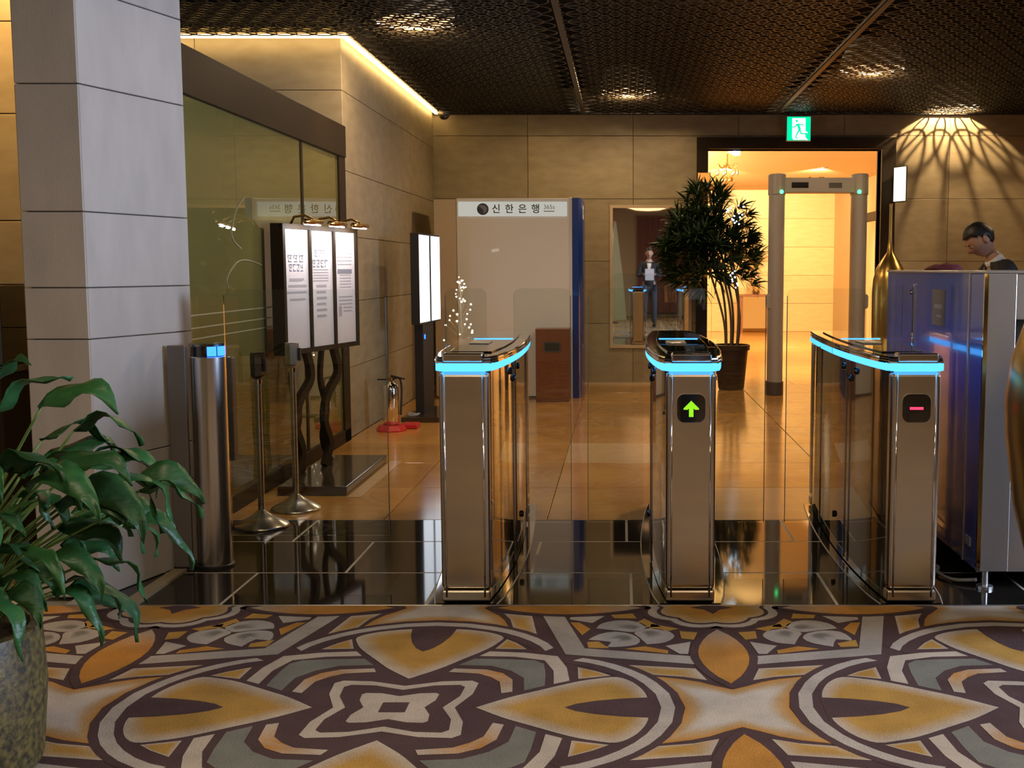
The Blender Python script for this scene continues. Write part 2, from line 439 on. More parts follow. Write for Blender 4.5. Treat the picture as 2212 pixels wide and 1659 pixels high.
# ------------------------------------------------------------------ carpet
def carpet():
    A = 1.057; P = 2 * A; CX, CY = -0.704, 3.475
    X0, X1, Y0, Y1 = -4.6, 5.2, -5.9, 4.56
    CREAM = (0.50, 0.43, 0.34); OCH = (0.47, 0.27, 0.065); ORA = (0.50, 0.235, 0.05); BRN = (0.090, 0.055, 0.054); GRY = (0.20, 0.20, 0.165)
    SH1 = (0.42, 0.385, 0.345); SH2 = (0.20, 0.19, 0.165); WHT = (0.46, 0.41, 0.35); BLOB = (0.56, 0.50, 0.42)
    tris = []
    lerp = lambda a, b, t: tuple(a[i] + (b[i] - a[i]) * t for i in range(3))
    cellT = []   # triangles of one cell: (layer, ((u,v,rgb) x3))
    def fill(pts, colf, layer):
        t = tessellate_polygon([[Vector((p[0], p[1], 0)) for p in pts]])
        for tr in t: cellT.append((layer, tuple((pts[i][0], pts[i][1], colf(pts[i])) for i in tr)))
    def flat(pts, c, layer): fill(pts, lambda p: c, layer)
    def grad(pts, edge, mid, core, layer, ctr=None, stops=(1.0, 0.72, 0.35)):
        """star-shaped patch shading from edge to core"""
        n = len(pts)
        if ctr is None: ctr = (sum(p[0] for p in pts) / n, sum(p[1] for p in pts) / n)
        rings = [[(ctr[0] + (p[0] - ctr[0]) * s, ctr[1] + (p[1] - ctr[1]) * s, c) for p in pts] for s, c in zip(stops, (edge, mid, core))]
        for a, b in zip(rings, rings[1:]):
            for i in range(n):
                k = (i + 1) % n
                cellT.append((layer, (a[i], a[k], b[k]))); cellT.append((layer, (a[i], b[k], b[i])))
        c0 = (*ctr, core)
        for i in range(n): cellT.append((layer, (rings[-1][i], rings[-1][(i + 1) % n], c0)))
    def sm(pts, n=4): return [(p.x, p.y) for p in cat_rom([(a, b, 0) for a, b in pts], n)]
    mir = lambda pts: pts + [(x, -y) for x, y in reversed(pts) if abs(y) > 1e-6]
    def rot(p, k):
        x, y = p
        for _ in range(k): x, y = -y, x
        return (x, y)
    def rot_all(start, k):
        new = []
        for l, t in cellT[start[0]:start[1]]:
            new.append((l, tuple((*rot(v[:2], k), v[2]) for v in t)))
        cellT.extend(new)
    def shift(start, dx, dy):
        for i in range(start, len(cellT)):
            l, t = cellT[i]; cellT[i] = (l, tuple((v[0] + dx, v[1] + dy, v[2]) for v in t))
    # --- medallion, one of four sectors (pointing +u), then turned
    s0 = len(cellT)
    ang = [0, 8, 15, 20, 25, 30, 35, 39]; ro = [.866, .860, .843, .828, .808, .785, .757, .728]
    up = [(r * math.cos(math.radians(a)), r * math.sin(math.radians(a))) for a, r in zip(ang, ro)]
    def ringpts(d): return [((r + d) * math.cos(math.radians(a)), (r + d) * math.sin(math.radians(a))) for a, r in zip(ang, ro)]
    def band(d0, d1, c, layer):
        o = ringpts(d0); i = ringpts(d1)
        o = [(x, -y) for x, y in reversed(o[1:])] + o; i = [(x, -y) for x, y in reversed(i[1:])] + i
        for k in range(len(o) - 1):
            for tr in ((o[k], o[k + 1], i[k + 1]), (o[k], i[k + 1], i[k])):
                cellT.append((layer, tuple((*p, c) for p in tr)))
    band(0.028, -0.085, BRN, 3); band(0.0, -0.043, WHT, 4)
    pet = sm([(.252, 0), (.345, .083), (.43, .142), (.55, .222), (.62, .253), (.685, .268), (.735, .222), (.768, .15), (.782, .08), (.784, 0)], 3)
    grad(mir(pet), CREAM, OCH, ORA if False else OCH, 4, (.62, 0), (1.0, 0.70, 0.4))
    flat(mir([(.525, 0), (.56, .030), (.62, .055), (.70, .074), (.79, .084)]), BRN, 5)
    for sg in (1, -1):
        t = [(.552, .365), (.558, .252), (.665, .283), (.62, .322)]
        grad([(x, y * sg) for x, y in t], CREAM, OCH, OCH, 2, stops=(1.0, 0.6, 0.3))
    # corner set of the medallion (on the diagonal)
    gl = [(.452, .19), (.446, .31), (.435, .40), (.40, .435), (.31, .446), (.19, .452), (.145, .388), (.26, .378), (.33, .33), (.378, .26), (.388, .145)]
    flat(gl, GRY, 2)
    wl = [(.53, .235), (.515, .36), (.478, .478), (.36, .515), (.235, .53), (.205, .480), (.33, .472), (.435, .435), (.472, .33), (.480, .205)]
    flat(wl, CREAM, 2)
    yl = [(.352, .135), (.342, .245), (.305, .305), (.245, .342), (.135, .352), (.122, .318), (.225, .302), (.268, .268), (.302, .225), (.318, .122)]
    fill(yl, lambda p: lerp(ORA, CREAM, min(1, abs(p[0] - p[1]) / 0.2)), 3)
    s1 = len(cellT)
    for k in (1, 2, 3): rot_all((s0, s1), k)
    # quatrefoils in the middle
    def quat(notch, corner, bul): 
        q = []
        for k in range(4):
            for p in ((notch, 0), (corner * 1.0, corner * bul), (corner * 1.03, corner * 0.93), (corner * 0.93, corner * 1.03), (corner * bul, corner * 1.0)):
                q.append(rot(p, k))
        return q
    flat(quat(.187, .228, .50), CREAM, 3); flat(quat(.150, .190, .50), BRN, 4)
    flat(quat(.094, .119, .50), CREAM, 5)
    flat([(.041, .041), (-.041, .041), (-.041, -.041), (.041, -.041)], BRN, 6)
    # --- cross fields: one at (A,0), one at (0,A)
    for which in (0, 1):
        s = len(cellT)
        q = [(0, .154), (-.05, .185), (-.10, .222), (-.16, .250), (-.25, .275), (-.21, .18), (-.175, .10), (-.16, 0)]
        left = q + [(x, -y) for x, y in reversed(q[:-1])]
        body = left + [(-x, y) for x, y in reversed(left)][1:-1]
        grad(body, ORA, lerp(OCH, CREAM, .35), BLOB, 2, (0, 0), (1.0, 0.78, 0.55))
        for sy in (1, -1):
            # lens
            L0, L1 = .160, .824; mid = (L0 + L1) / 2
            def lens(w, l, n=9): return [(w * math.sin(PI * k / n) ** .8, mid - l + 2 * l * k / n) for k in range(n + 1)] + [(-w * math.sin(PI * k / n) ** .8, mid - l + 2 * l * k / n) for k in range(n - 1, 0, -1)]
            flat([(x, y * sy) for x, y in lens(.118, .335)], BRN, 5)
            ls = [(x, y * sy) for x, y in lens(.088, .285)]
            fill(ls, lambda p: lerp(ORA, lerp(SH1, OCH, .3), max(0, (abs(p[1]) - .55) / .23)), 6)
            for sx in (1, -1):
                st = [(.372, .393), (.107, .352), (.075, .240), (.15, .272), (.27, .295)]
                st = [(x * sx, y * sy) for x, y in st]
                grad(st, CREAM, lerp(OCH, CREAM, .4), OCH, 2, stops=(1.0, .7, .3))
        if which == 0: shift(s, A, 0)
        else:
            for i in range(s, len(cellT)):
                l, t = cellT[i]; cellT[i] = (l, tuple((-v[1], v[0] + A, v[2]) for v in t))
    # --- rosette square at (A,A)
    s = len(cellT)
    fo = [(-.553, -.56), (0, -.688), (.553, -.56), (.688, 0), (.553, .56), (0, .688), (-.553, .56), (-.688, 0)]
    fi = [(-.488, -.495), (0, -.605), (.488, -.495), (.605, 0), (.488, .495), (0, .605), (-.488, .495), (-.605, 0)]
    for k in range(8):
        k2 = (k + 1) % 8
        co = lambda p: lerp(WHT, SH2, 1.0 if abs(abs(p[0]) - abs(p[1])) < .1 else 0.0)
        for tr in ((fo[k], fo[k2], fi[k2]), (fo[k], fi[k2], fi[k])): cellT.append((3, tuple((*p, lerp(WHT, co(p), .45)) for p in tr)))
    sA = len(cellT)
    for sgn in (0, 1):
        f = (lambda p: p) if sgn == 0 else (lambda p: (p[1], p[0]))
        def ff(pts, k=1.14):
            mx = sum(p[0] for p in pts) / len(pts); my = sum(p[1] for p in pts) / len(pts)
            return [f((mx + (p[0] - mx) * k, my + (p[1] - my) * k)) for p in pts]
        grad(ff(sm([(-.44, -.262), (-.42, -.205), (-.36, -.172), (-.30, -.195), (-.275, -.25), (-.318, -.300), (-.37, -.285), (-.44, -.262)], 3)[:-1]), SH1, SH1, SH2, 4, f((-.31, -.255)), (1, .55, .2))
        grad(ff([(-.548, -.20), (-.517, -.20), (-.478, -.27), (-.503, -.335)]), OCH, ORA, ORA, 4)
        flat(ff([(-.138, -.304), (-.080, -.318), (-.096, -.393), (-.135, -.38)]), OCH, 4)
        flat(ff([(-.193, -.472), (-.112, -.432), (-.126, -.549), (-.152, -.549)]), WHT, 4)
        flat(ff([(-.240, -.215), (-.150, -.268), (-.185, -.292), (-.245, -.262)]), OCH, 4)
    grad(sm([(-.478, -.40), (-.44, -.335), (-.38, -.305), (-.32, -.335), (-.29, -.40), (-.305, -.455), (-.36, -.478), (-.41, -.478), (-.395, -.425), (-.478, -.40)], 2)[:-1], SH1, SH1, SH2, 4, (-.34, -.37), (1, .55, .2))
    flat([(-.482, -.425), (-.44, -.42), (-.40, -.495), (-.475, -.49)], OCH, 4)
    sB = len(cellT)
    for k in (1, 2, 3): rot_all((sA, sB), k)
    def scal(r, amp, n=48): return [((r + amp * abs(math.sin(4 * (2 * PI * k / n) + 0)) ) * math.cos(2 * PI * k / n), (r + amp * abs(math.sin(4 * (2 * PI * k / n)))) * math.sin(2 * PI * k / n)) for k in range(n)]
    flat(scal(.262, .030), BRN, 5); flat(scal(.238, .030), WHT, 6); flat(scal(.205, .026), BRN, 7)
    grad(scal(.188, .026), lerp(OCH, CREAM, .5), OCH, ORA, 8, (0, 0))
    grad([(.085, 0), (.03, .03), (0, .085), (-.03, .03), (-.085, 0), (-.03, -.03), (0, -.085), (.03, -.03)], BRN, BRN, BRN, 9, (0, 0))
    shift(s, A, A)
    # --- repeat over the room, clipped to the carpet's edge
    V = []; F = []; C = []
    def clip(poly, ax, lim, sign):
        out = []
        for i in range(len(poly)):
            a, b = poly[i], poly[(i + 1) % len(poly)]
            da, db = sign * (lim - a[ax]), sign * (lim - b[ax])
            if da >= 0: out.append(a)
            if (da >= 0) != (db >= 0):
                t = da / (da - db)
                out.append((a[0] + (b[0] - a[0]) * t, a[1] + (b[1] - a[1]) * t, lerp(a[2], b[2], t)))
        return out
    for i in range(-2, 3):
        for j in range(-4, 2):
            ox, oy = CX + i * P, CY + j * P
            for l, t in cellT:
                poly = [(v[0] + ox, v[1] + oy, v[2]) for v in t]
                xs = [p[0] for p in poly]; ys = [p[1] for p in poly]
                if max(xs) < X0 or min(xs) > X1 or max(ys) < Y0 or min(ys) > Y1: continue
                if min(xs) < X0: poly = clip(poly, 0, X0, -1)
                if max(xs) > X1: poly = clip(poly, 0, X1, 1)
                if max(ys) > Y1: poly = clip(poly, 1, Y1, 1)
                if len(poly) < 3: continue
                ar = sum(poly[k][0] * poly[(k + 1) % len(poly)][1] - poly[(k + 1) % len(poly)][0] * poly[k][1] for k in range(len(poly)))
                if abs(ar) < 1e-9: continue
                if ar < 0: poly.reverse()
                n = len(V)
                for p in poly: V.append((p[0], p[1], 0.004 + l * 0.00025)); C.append((*p[2], 1))
                F.append(tuple(range(n, n + len(poly))))
    n = len(V)
    base = MB().box(X0, X1, Y0, Y1, -0.021, 0.004)
    V += base.v; C += [(*BRN, 1)] * 8; F += [tuple(q + n for q in f) for f in base.f]
    me = bpy.data.meshes.new('carpet'); me.from_pydata(V, [], F); me.update()
    ca = me.color_attributes.new('yarn', 'FLOAT_COLOR', 'POINT'); ca.data.foreach_set('color', [x for c in C for x in c])
    m = bpy.data.materials.new('carpet_wool'); m.use_nodes = True; nt = m.node_tree; L = nt.links.new; b = nt.nodes['Principled BSDF']
    at = nt.nodes.new('ShaderNodeAttribute'); at.attribute_name = 'yarn'
    geo = nt.nodes.new('ShaderNodeNewGeometry')
    n1 = nt.nodes.new('ShaderNodeTexNoise'); n1.inputs['Scale'].default_value = 260; n1.inputs['Detail'].default_value = 3
    n2 = nt.nodes.new('ShaderNodeTexNoise'); n2.inputs['Scale'].default_value = 7; n2.inputs['Detail'].default_value = 5
    for nn in (n1, n2): L(geo.outputs['Position'], nn.inputs['Vector'])
    ad = nt.nodes.new('ShaderNodeMath'); ad.operation = 'ADD'; L(n1.outputs['Fac'], ad.inputs[0]); L(n2.outputs['Fac'], ad.inputs[1])
    mr = nt.nodes.new('ShaderNodeMapRange'); mr.inputs[1].default_value = 0.6; mr.inputs[2].default_value = 1.4; mr.inputs[3].default_value = 0.72; mr.inputs[4].default_value = 1.28
    L(ad.outputs[0], mr.inputs[0])
    hs = nt.nodes.new('ShaderNodeHueSaturation'); L(mr.outputs[0], hs.inputs['Value']); L(at.outputs['Color'], hs.inputs['Color'])
    L(hs.outputs['Color'], b.inputs['Base Color']); b.inputs['Roughness'].default_value = 0.95; b.inputs['Specular IOR Level'].default_value = 0.1
    bp = nt.nodes.new('ShaderNodeBump'); bp.inputs['Strength'].default_value = 0.5; bp.inputs['Distance'].default_value = 0.004
    L(n1.outputs['Fac'], bp.inputs['Height']); L(bp.outputs['Normal'], b.inputs['Normal'])
    me.materials.append(m)
    o = put('carpet', me)
    tag(o, 'brown, cream and ochre carpet with large flower medallions in front of the gates', 'carpet')
    MB().box(X0, X1, Y1, Y1 + 0.012, -0.01, 0.006).build('edge_strip', 'steel_grey', o)
carpet()

# ------------------------------------------------------------------ walls
wb = struct('wall_back')
DX0, DX1, DZ = 0.98, 2.97, 2.71
MB().box(-2.6, DX0, BACK_Y + 0.02, BACK_Y + 0.2, 0, 3.4).box(DX1, 6.6, BACK_Y + 0.02, BACK_Y + 0.2, 0, 3.4).box(DX0, DX1, BACK_Y + 0.02, BACK_Y + 0.2, DZ, 3.4).build('backing', 'grout', wb)
clad(wb, 'limestone', (-2.3, BACK_Y + 0.02), (6.4, BACK_Y + 0.02), [0.0, 0.71, 1.43, 2.145, 2.86, H_CEIL + 0.12], 1.21, holes=((2.3 + DX0, 2.3 + DX1, 0, DZ),))
MB().box(-0.50, 0.94, BACK_Y - 0.012, BACK_Y, 0, 0.022).build('base_strip', 'frame_cream', wb)
# left wall beyond the glazing, its return and the wall of the glazed room
wl = struct('wall_left')
MB().box(-2.5, LEFT_X - 0.02, 9.24, BACK_Y + 0.1, 0, 3.4).box(-6.2, LEFT_X - 0.02, 9.26, 9.4, 0, 3.4).build('backing', 'grout', wl)
clad(wl, 'limestone', (LEFT_X - 0.02, 9.2), (LEFT_X - 0.02, BACK_Y), [0, 0.56, 1.085, 1.60, 2.11, 2.72, H_CEIL + 0.10], 1.45)
clad(wl, 'limestone', (-6.2, 9.22), (LEFT_X, 9.22), [0, 0.56, 1.085, 1.60, 2.11, 2.72, H_CEIL + 0.10], 1.45)
# far left wall beyond the pillar and the rest of the lobby shell
wfl = struct('wall_front_left')
MB().box(-6.2, -2.20, 5.62, 5.78, 0, 3.4).build('backing', 'grout', wfl)
clad(wfl, 'limestone', (-6.2, 5.62), (-2.20, 5.62), [0, 0.39, 0.562, 1.065, 1.272, 1.575, 2.075, 2.50, H_CEIL + 0.05], 1.33)
MB().box(-6.4, -6.2, -6.2, 13.6, 0, 3.4).build('wall_far_left', 'plaster_warm')['kind'] = 'structure'
MB().box(6.4, 6.6, -6.2, 2.6, 0, 3.4).box(6.4, 6.6, 4.8, 13.8, 0, 3.4).box(6.4, 6.6, 2.6, 4.8, 0, 0.78).box(6.4, 6.6, 2.6, 4.8, 3.02, 3.4).build('wall_right', 'limestone')['kind'] = 'structure'
w2 = struct('added_window')  # unseen window, added as an opening for the side daylight
for a, b in ((2.6, 2.66), (3.67, 3.73), (4.74, 4.8)): MB().box(6.45, 6.53, a, b, 0.78, 3.02).build('window_frame', 'brown_metal', w2)
for a, b in ((0.78, 0.84), (2.96, 3.02)): MB().box(6.45, 6.53, 2.66, 4.74, a, b).build('window_frame', 'brown_metal', w2)
for a, b in ((2.66, 3.67), (3.73, 4.74)): MB().box(6.485, 6.491, a, b, 0.84, 2.96).build('pane', 'clear_glass', w2)
MB().box(-6.4, 6.6, -6.2, -6.0, 0, 3.4).build('wall_front', 'plaster_warm')['kind'] = 'structure'
# pillar
pl = struct('pillar')
PF, PB = (-2.145, 4.69), (-1.968, 5.33)
PLF = (-2.40, 4.69)
MB().prism([(PLF[0] + 0.02, PLF[1] + 0.02), (PF[0] - 0.02, PF[1] + 0.02), (PB[0] - 0.025, PB[1]), (-2.30, 5.62), (PLF[0] + 0.02, 5.62)], 0, 3.3).build('backing', 'grout', pl)
def pillar_face(a, b, zs, inset=0.0):
    d = (Vector((b[0] - a[0], b[1] - a[1], 0))).normalized(); n = Vector((d.y, -d.x, 0))
    a2 = Vector((a[0], a[1], 0)) - n * 0.02; b2 = Vector((b[0], b[1], 0)) - n * 0.02
    clad(pl, 'limestone_grey', (a2.x, a2.y), (b2.x, b2.y), zs, 2.0)
pillar_face(PLF, (PF[0], PF[1]), JOINTS[:-1] + [3.3])
pillar_face(PF, PB, JOINTS[:-1] + [3.3])
pillar_face(PB, (-2.19, 5.40), JOINTS[:-1] + [3.3])
pillar_face((-2.40, 5.62), PLF, JOINTS[:-1] + [3.3])

# ------------------------------------------------------------------ ceiling: dark void, bronze lattice sheets, trims
ce = struct('ceiling')
MB().box(-6.4, 6.6, -6.2, 13.8, 3.42, 3.55).build('ceiling_slab', 'dark_ceiling', ce)
MB().box(-6.3, 6.5, -6.1, 3.9, 3.10, 3.14).build('ceiling_board', 'plaster_warm', ce)
def lattice(x0, x1, y0, y1, cut):
    d = 0.150; R = 0.112; w = 0.0068; n = 18; mb = MB(); h = d * math.sqrt(3) / 2
    ca = [(math.cos(2 * PI * k / n), math.sin(2 * PI * k / n)) for k in range(n)]
    j = 0; y = y0
    V = []; F = []
    while y < y1:
        x = x0 + (d / 2 if j % 2 else 0); i = 0
        while x < x1:
            if not cut(x, y):
                z = H_CEIL + 0.0006 * ((i + 2 * j) % 3)
                b = len(V)
                for c, s_ in ca:
                    V.append((x + (R + w) * c, y + (R + w) * s_, z)); V.append((x + (R - w) * c, y + (R - w) * s_, z)); V.append((x + R * c, y + R * s_, z + 0.008))
                for k in range(n):
                    a = b + 3 * k; e = b + 3 * ((k + 1) % n)
                    F.append((a, e, e + 1, a + 1)); F.append((a + 1, e + 1, e + 2, a + 2))
            x += d; i += 1
        y += h; j += 1
    mb.v = V; mb.f = F
    return mb
SEAMS = (-0.45, 1.76)
def cut_left(x, y): return (x < LEFT_X + 0.19 and y > 9.05)
for k, (xa, xb) in enumerate(((-3.9, SEAMS[0] - 0.1), (SEAMS[0] + 0.1, SEAMS[1] - 0.1), (SEAMS[1] + 0.1, 5.2))):
    o = lattice(xa, xb, 4.0, BACK_Y - 0.07, cut_left).build('lattice_sheet', 'lattice_bronze', ce)
    o['kind'] = 'stuff'
for x in SEAMS:
    MB().box(x - 0.022, x + 0.022, 3.9, BACK_Y, H_CEIL - 0.004, H_CEIL + 0.03).build('ceiling_seam_strip', 'ceiling_trim', ce)
MB().box(LEFT_X, 6.4, BACK_Y - 0.035, BACK_Y - 0.002, H_CEIL - 0.005, H_CEIL + 0.16).build('ceiling_edge', 'black_matte', ce)
# the cove light along the left wall
cv = thing('cove_light', 'glowing yellow-white light cove along the top of the left wall corner', 'light', (0, 0, 0))
MB().box(LEFT_X + 0.035, LEFT_X + 0.065, 9.08, BACK_Y - 0.06, H_CEIL - 0.005, H_CEIL + 0.02).build('light_strip', 'cove_light', cv)
MB().box(-3.9, LEFT_X + 0.035, 9.08, 9.11, H_CEIL - 0.005, H_CEIL + 0.02).build('light_strip', 'cove_light', cv)
MB().box(LEFT_X + 0.002, LEFT_X + 0.075, 9.00, BACK_Y - 0.06, H_CEIL + 0.03, H_CEIL + 0.06).build('housing', 'brown_metal', cv)

# downlights recessed above the lattice
LAMPS = [(-1.52, 8.75, 'glowing round downlight behind the lattice above the poster stand', 1.0),
         (0.05, 12.18, 'glowing round downlight behind the lattice in front of the mirror', 1.0),
         (2.26, 10.78, 'glowing round downlight behind the lattice in front of the green exit sign', 1.0),
         (3.70, 13.30, 'downlight behind the lattice beside the wall that shows a cast net of shadows', 1.0),
         (0.55, 7.1, 'downlight behind the lattice above the middle gate', 1.0),
         (4.3, 9.2, 'downlight behind the lattice above the golden bottle vase', 1.0)]
bulb_power = 115
for lx, ly, lab, k in LAMPS:
    t = thing('downlight', lab, 'ceiling lamp', (lx, ly, 3.12), 0, 'downlights above the lattice')
    MB().lathe([(0.02, 0.285), (0.20, 0.25), (0.27, 0.10), (0.28, 0.02), (0.295, 0.02), (0.285, 0.11), (0.21, 0.27), (0.02, 0.295)], 32).build('reflector', 'white_plastic', t, smooth=True)
    near_wall = ly > 13
    if near_wall: MB().ball((0, 0, 0.262), (0.02, 0.02, 0.022), 10, 6).build('bulb', 'bulb_warm', t, smooth=True)
    else: MB().lathe([(0.235, 0.03), (0.24, 0.04), (0.23, 0.05)], 32).build('lens_disc', 'lamp_disc', t)
    l = bpy.data.lights.new('bulb_light', 'POINT'); l.energy = bulb_power * k * (1.25 if near_wall else 1.0); l.color = (1.0, 0.70, 0.38); l.shadow_soft_size = 0.012 if near_wall else 0.03
    lo = bpy.data.objects.new('bulb_light', l); COL.objects.link(lo); lo.location = (lx, ly, 3.12 + (0.225 if near_wall else 0.01))

# ------------------------------------------------------------------ glazed partition on the left
gw = struct('window_1')
GX = LEFT_X
GY0, GY1 = 5.42, 9.16
MB().box(GX - 0.06, GX + 0.03, GY0, GY1, 2.20, 2.44).build('header_beam', 'brown_metal', gw, bevel=0.004)
MB().box(GX - 0.05, GX + 0.022, GY0, GY1, 0.0, 0.10).build('bottom_rail', 'brown_metal', gw, bevel=0.004)
MB().box(GX - 0.05, GX + 0.022, 8.96, GY1, 0.0, 2.20).build('end_post', 'brown_metal', gw, bevel=0.004)
MB().box(GX - 0.05, GX + 0.022, GY0, GY0 + 0.05, 0.10, 2.20).build('end_post', 'brown_metal', gw)
MB().box(GX - 0.04, GX + 0.012, 7.93, 7.98, 0.10, 2.20).build('mullion', 'brown_metal', gw)
MB().box(GX - 0.006, GX + 0.006, GY0 + 0.05, 7.93, 0.10, 2.20).build('pane', 'film_glass', gw)
MB().box(GX - 0.006, GX + 0.006, 7.98, 8.96, 0.10, 2.20).build('pane', 'film_glass', gw)
for z in (1.11, 1.045, 0.99):
    MB().box(GX + 0.0065, GX + 0.008, GY0 + 0.1, 7.2, z, z + 0.007).build('safety_stripe', 'swirl_print', gw)
# pale swirl printed on the glass
for pts in ([(6.74, 1.754), (6.60, 1.68), (6.53, 1.60), (6.50, 1.54), (6.55, 1.495), (6.66, 1.46)],
            [(6.42, 1.24), (6.40, 1.285), (6.47, 1.34), (6.61, 1.39), (6.79, 1.395), (7.02, 1.37)]):
    MB().tube([(GX + 0.008, y, z) for y, z in [(p.x, p.y) for p in cat_rom([(a, b, 0) for a, b in pts], 5)]], 0.0035, 5).build('printed_swirl', 'swirl_print', gw)

# ------------------------------------------------------------------ doorway and lift corridor
dr = struct('door_1')
MB().box(DX0 - 0.13, DX1 + 0.16, BACK_Y - 0.04, BACK_Y + 0.25, DZ, DZ + 0.13).build('door_head', 'brown_metal', dr, bevel=0.004)
MB().box(DX0 - 0.13, DX0, BACK_Y - 0.04, BACK_Y + 0.25, 0, DZ).build('door_jamb', 'brown_metal', dr, bevel=0.004)
MB().box(DX1, DX1 + 0.16, BACK_Y - 0.04, BACK_Y + 0.25, 0, DZ).build('door_jamb', 'brown_metal', dr, bevel=0.004)
co = struct('wall_corridor')
MB().box(0.5, 4.7, 25.02, 25.2, 0, 3.1).build('backing', 'grout', co)
clad(co, 'veneer', (0.5, 25.02), (4.7, 25.02), [0, 0.6, 1.2, 1.8, 2.4, 3.02], 1.4)
MB().box(0.55, 0.72, BACK_Y + 0.2, 25.1, 0, 3.1).build('side_wall', 'veneer', co)
MB().box(4.5, 4.7, BACK_Y + 0.2, 25.1, 0, 3.1).build('side_wall', 'plaster_warm', co)
MB().box(0.5, 4.7, BACK_Y + 0.2, 25.2, 3.0, 3.1).build('corridor_ceiling', 'plaster_warm', co)
MB().box(0.72, 0.96, 14.8, 23.2, 2.50, 2.58).build('added_trough', 'plaster_warm', co)  # unseen trough added under the corridor uplight
MB().box(3.42, 3.48, 15.2, 15.26, 0, 3.0).box(3.42, 3.48, 15.2, 17, 2.0, 2.12).build('side_screen_post', 'brown_metal', co)

# ------------------------------------------------------------------ speed gates
GATE_L = 2.0
def hw(y):
    t = max(0.0, min(1.0, y / GATE_L))
    return 0.097 + 0.058 * math.sin(PI * t ** 0.85) ** 0.8
def plan(off, y0=0.0, y1=GATE_L, n=18, chamfer=0.0):
    ys = [y0 + (y1 - y0) * i / n for i in range(n + 1)]
    r = [(hw(y) + off, y) for y in ys]
    if chamfer:
        r[0] = (r[0][0] - chamfer, y0); r[-1] = (r[-1][0] - chamfer, y1)
        r.insert(1, (hw(y0) + off, y0 + chamfer * 0.8)); r.insert(-1, (hw(y1) + off, y1 - chamfer * 0.8))
    return r + [(-x, y) for x, y in reversed(r)]
def rounded_rect(x0, x1, z0, z1, r, n=4):
    out = []
    for cx_, cz_, a0 in ((x1 - r, z1 - r, 0), (x0 + r, z1 - r, 90), (x0 + r, z0 + r, 180), (x1 - r, z0 + r, 270)):
        for k in range(n + 1):
            a = math.radians(a0 + 90 * k / n); out.append((cx_ + r * math.cos(a), cz_ + r * math.sin(a)))
    return out
def led_band(y0, y1, side, d0, d1, z0, z1, front=False):
    """light band following the plan outline"""
    pts = [(side * (hw(y) + d1), y) for y in [y0 + (y1 - y0) * i / 12 for i in range(13)]]
    inn = [(side * (hw(y) + d0), y) for y in [y0 + (y1 - y0) * i / 12 for i in range(13)]]
    poly = pts + inn[::-1]
    if side < 0: poly.reverse()
    return MB().prism(poly, z0, z1)
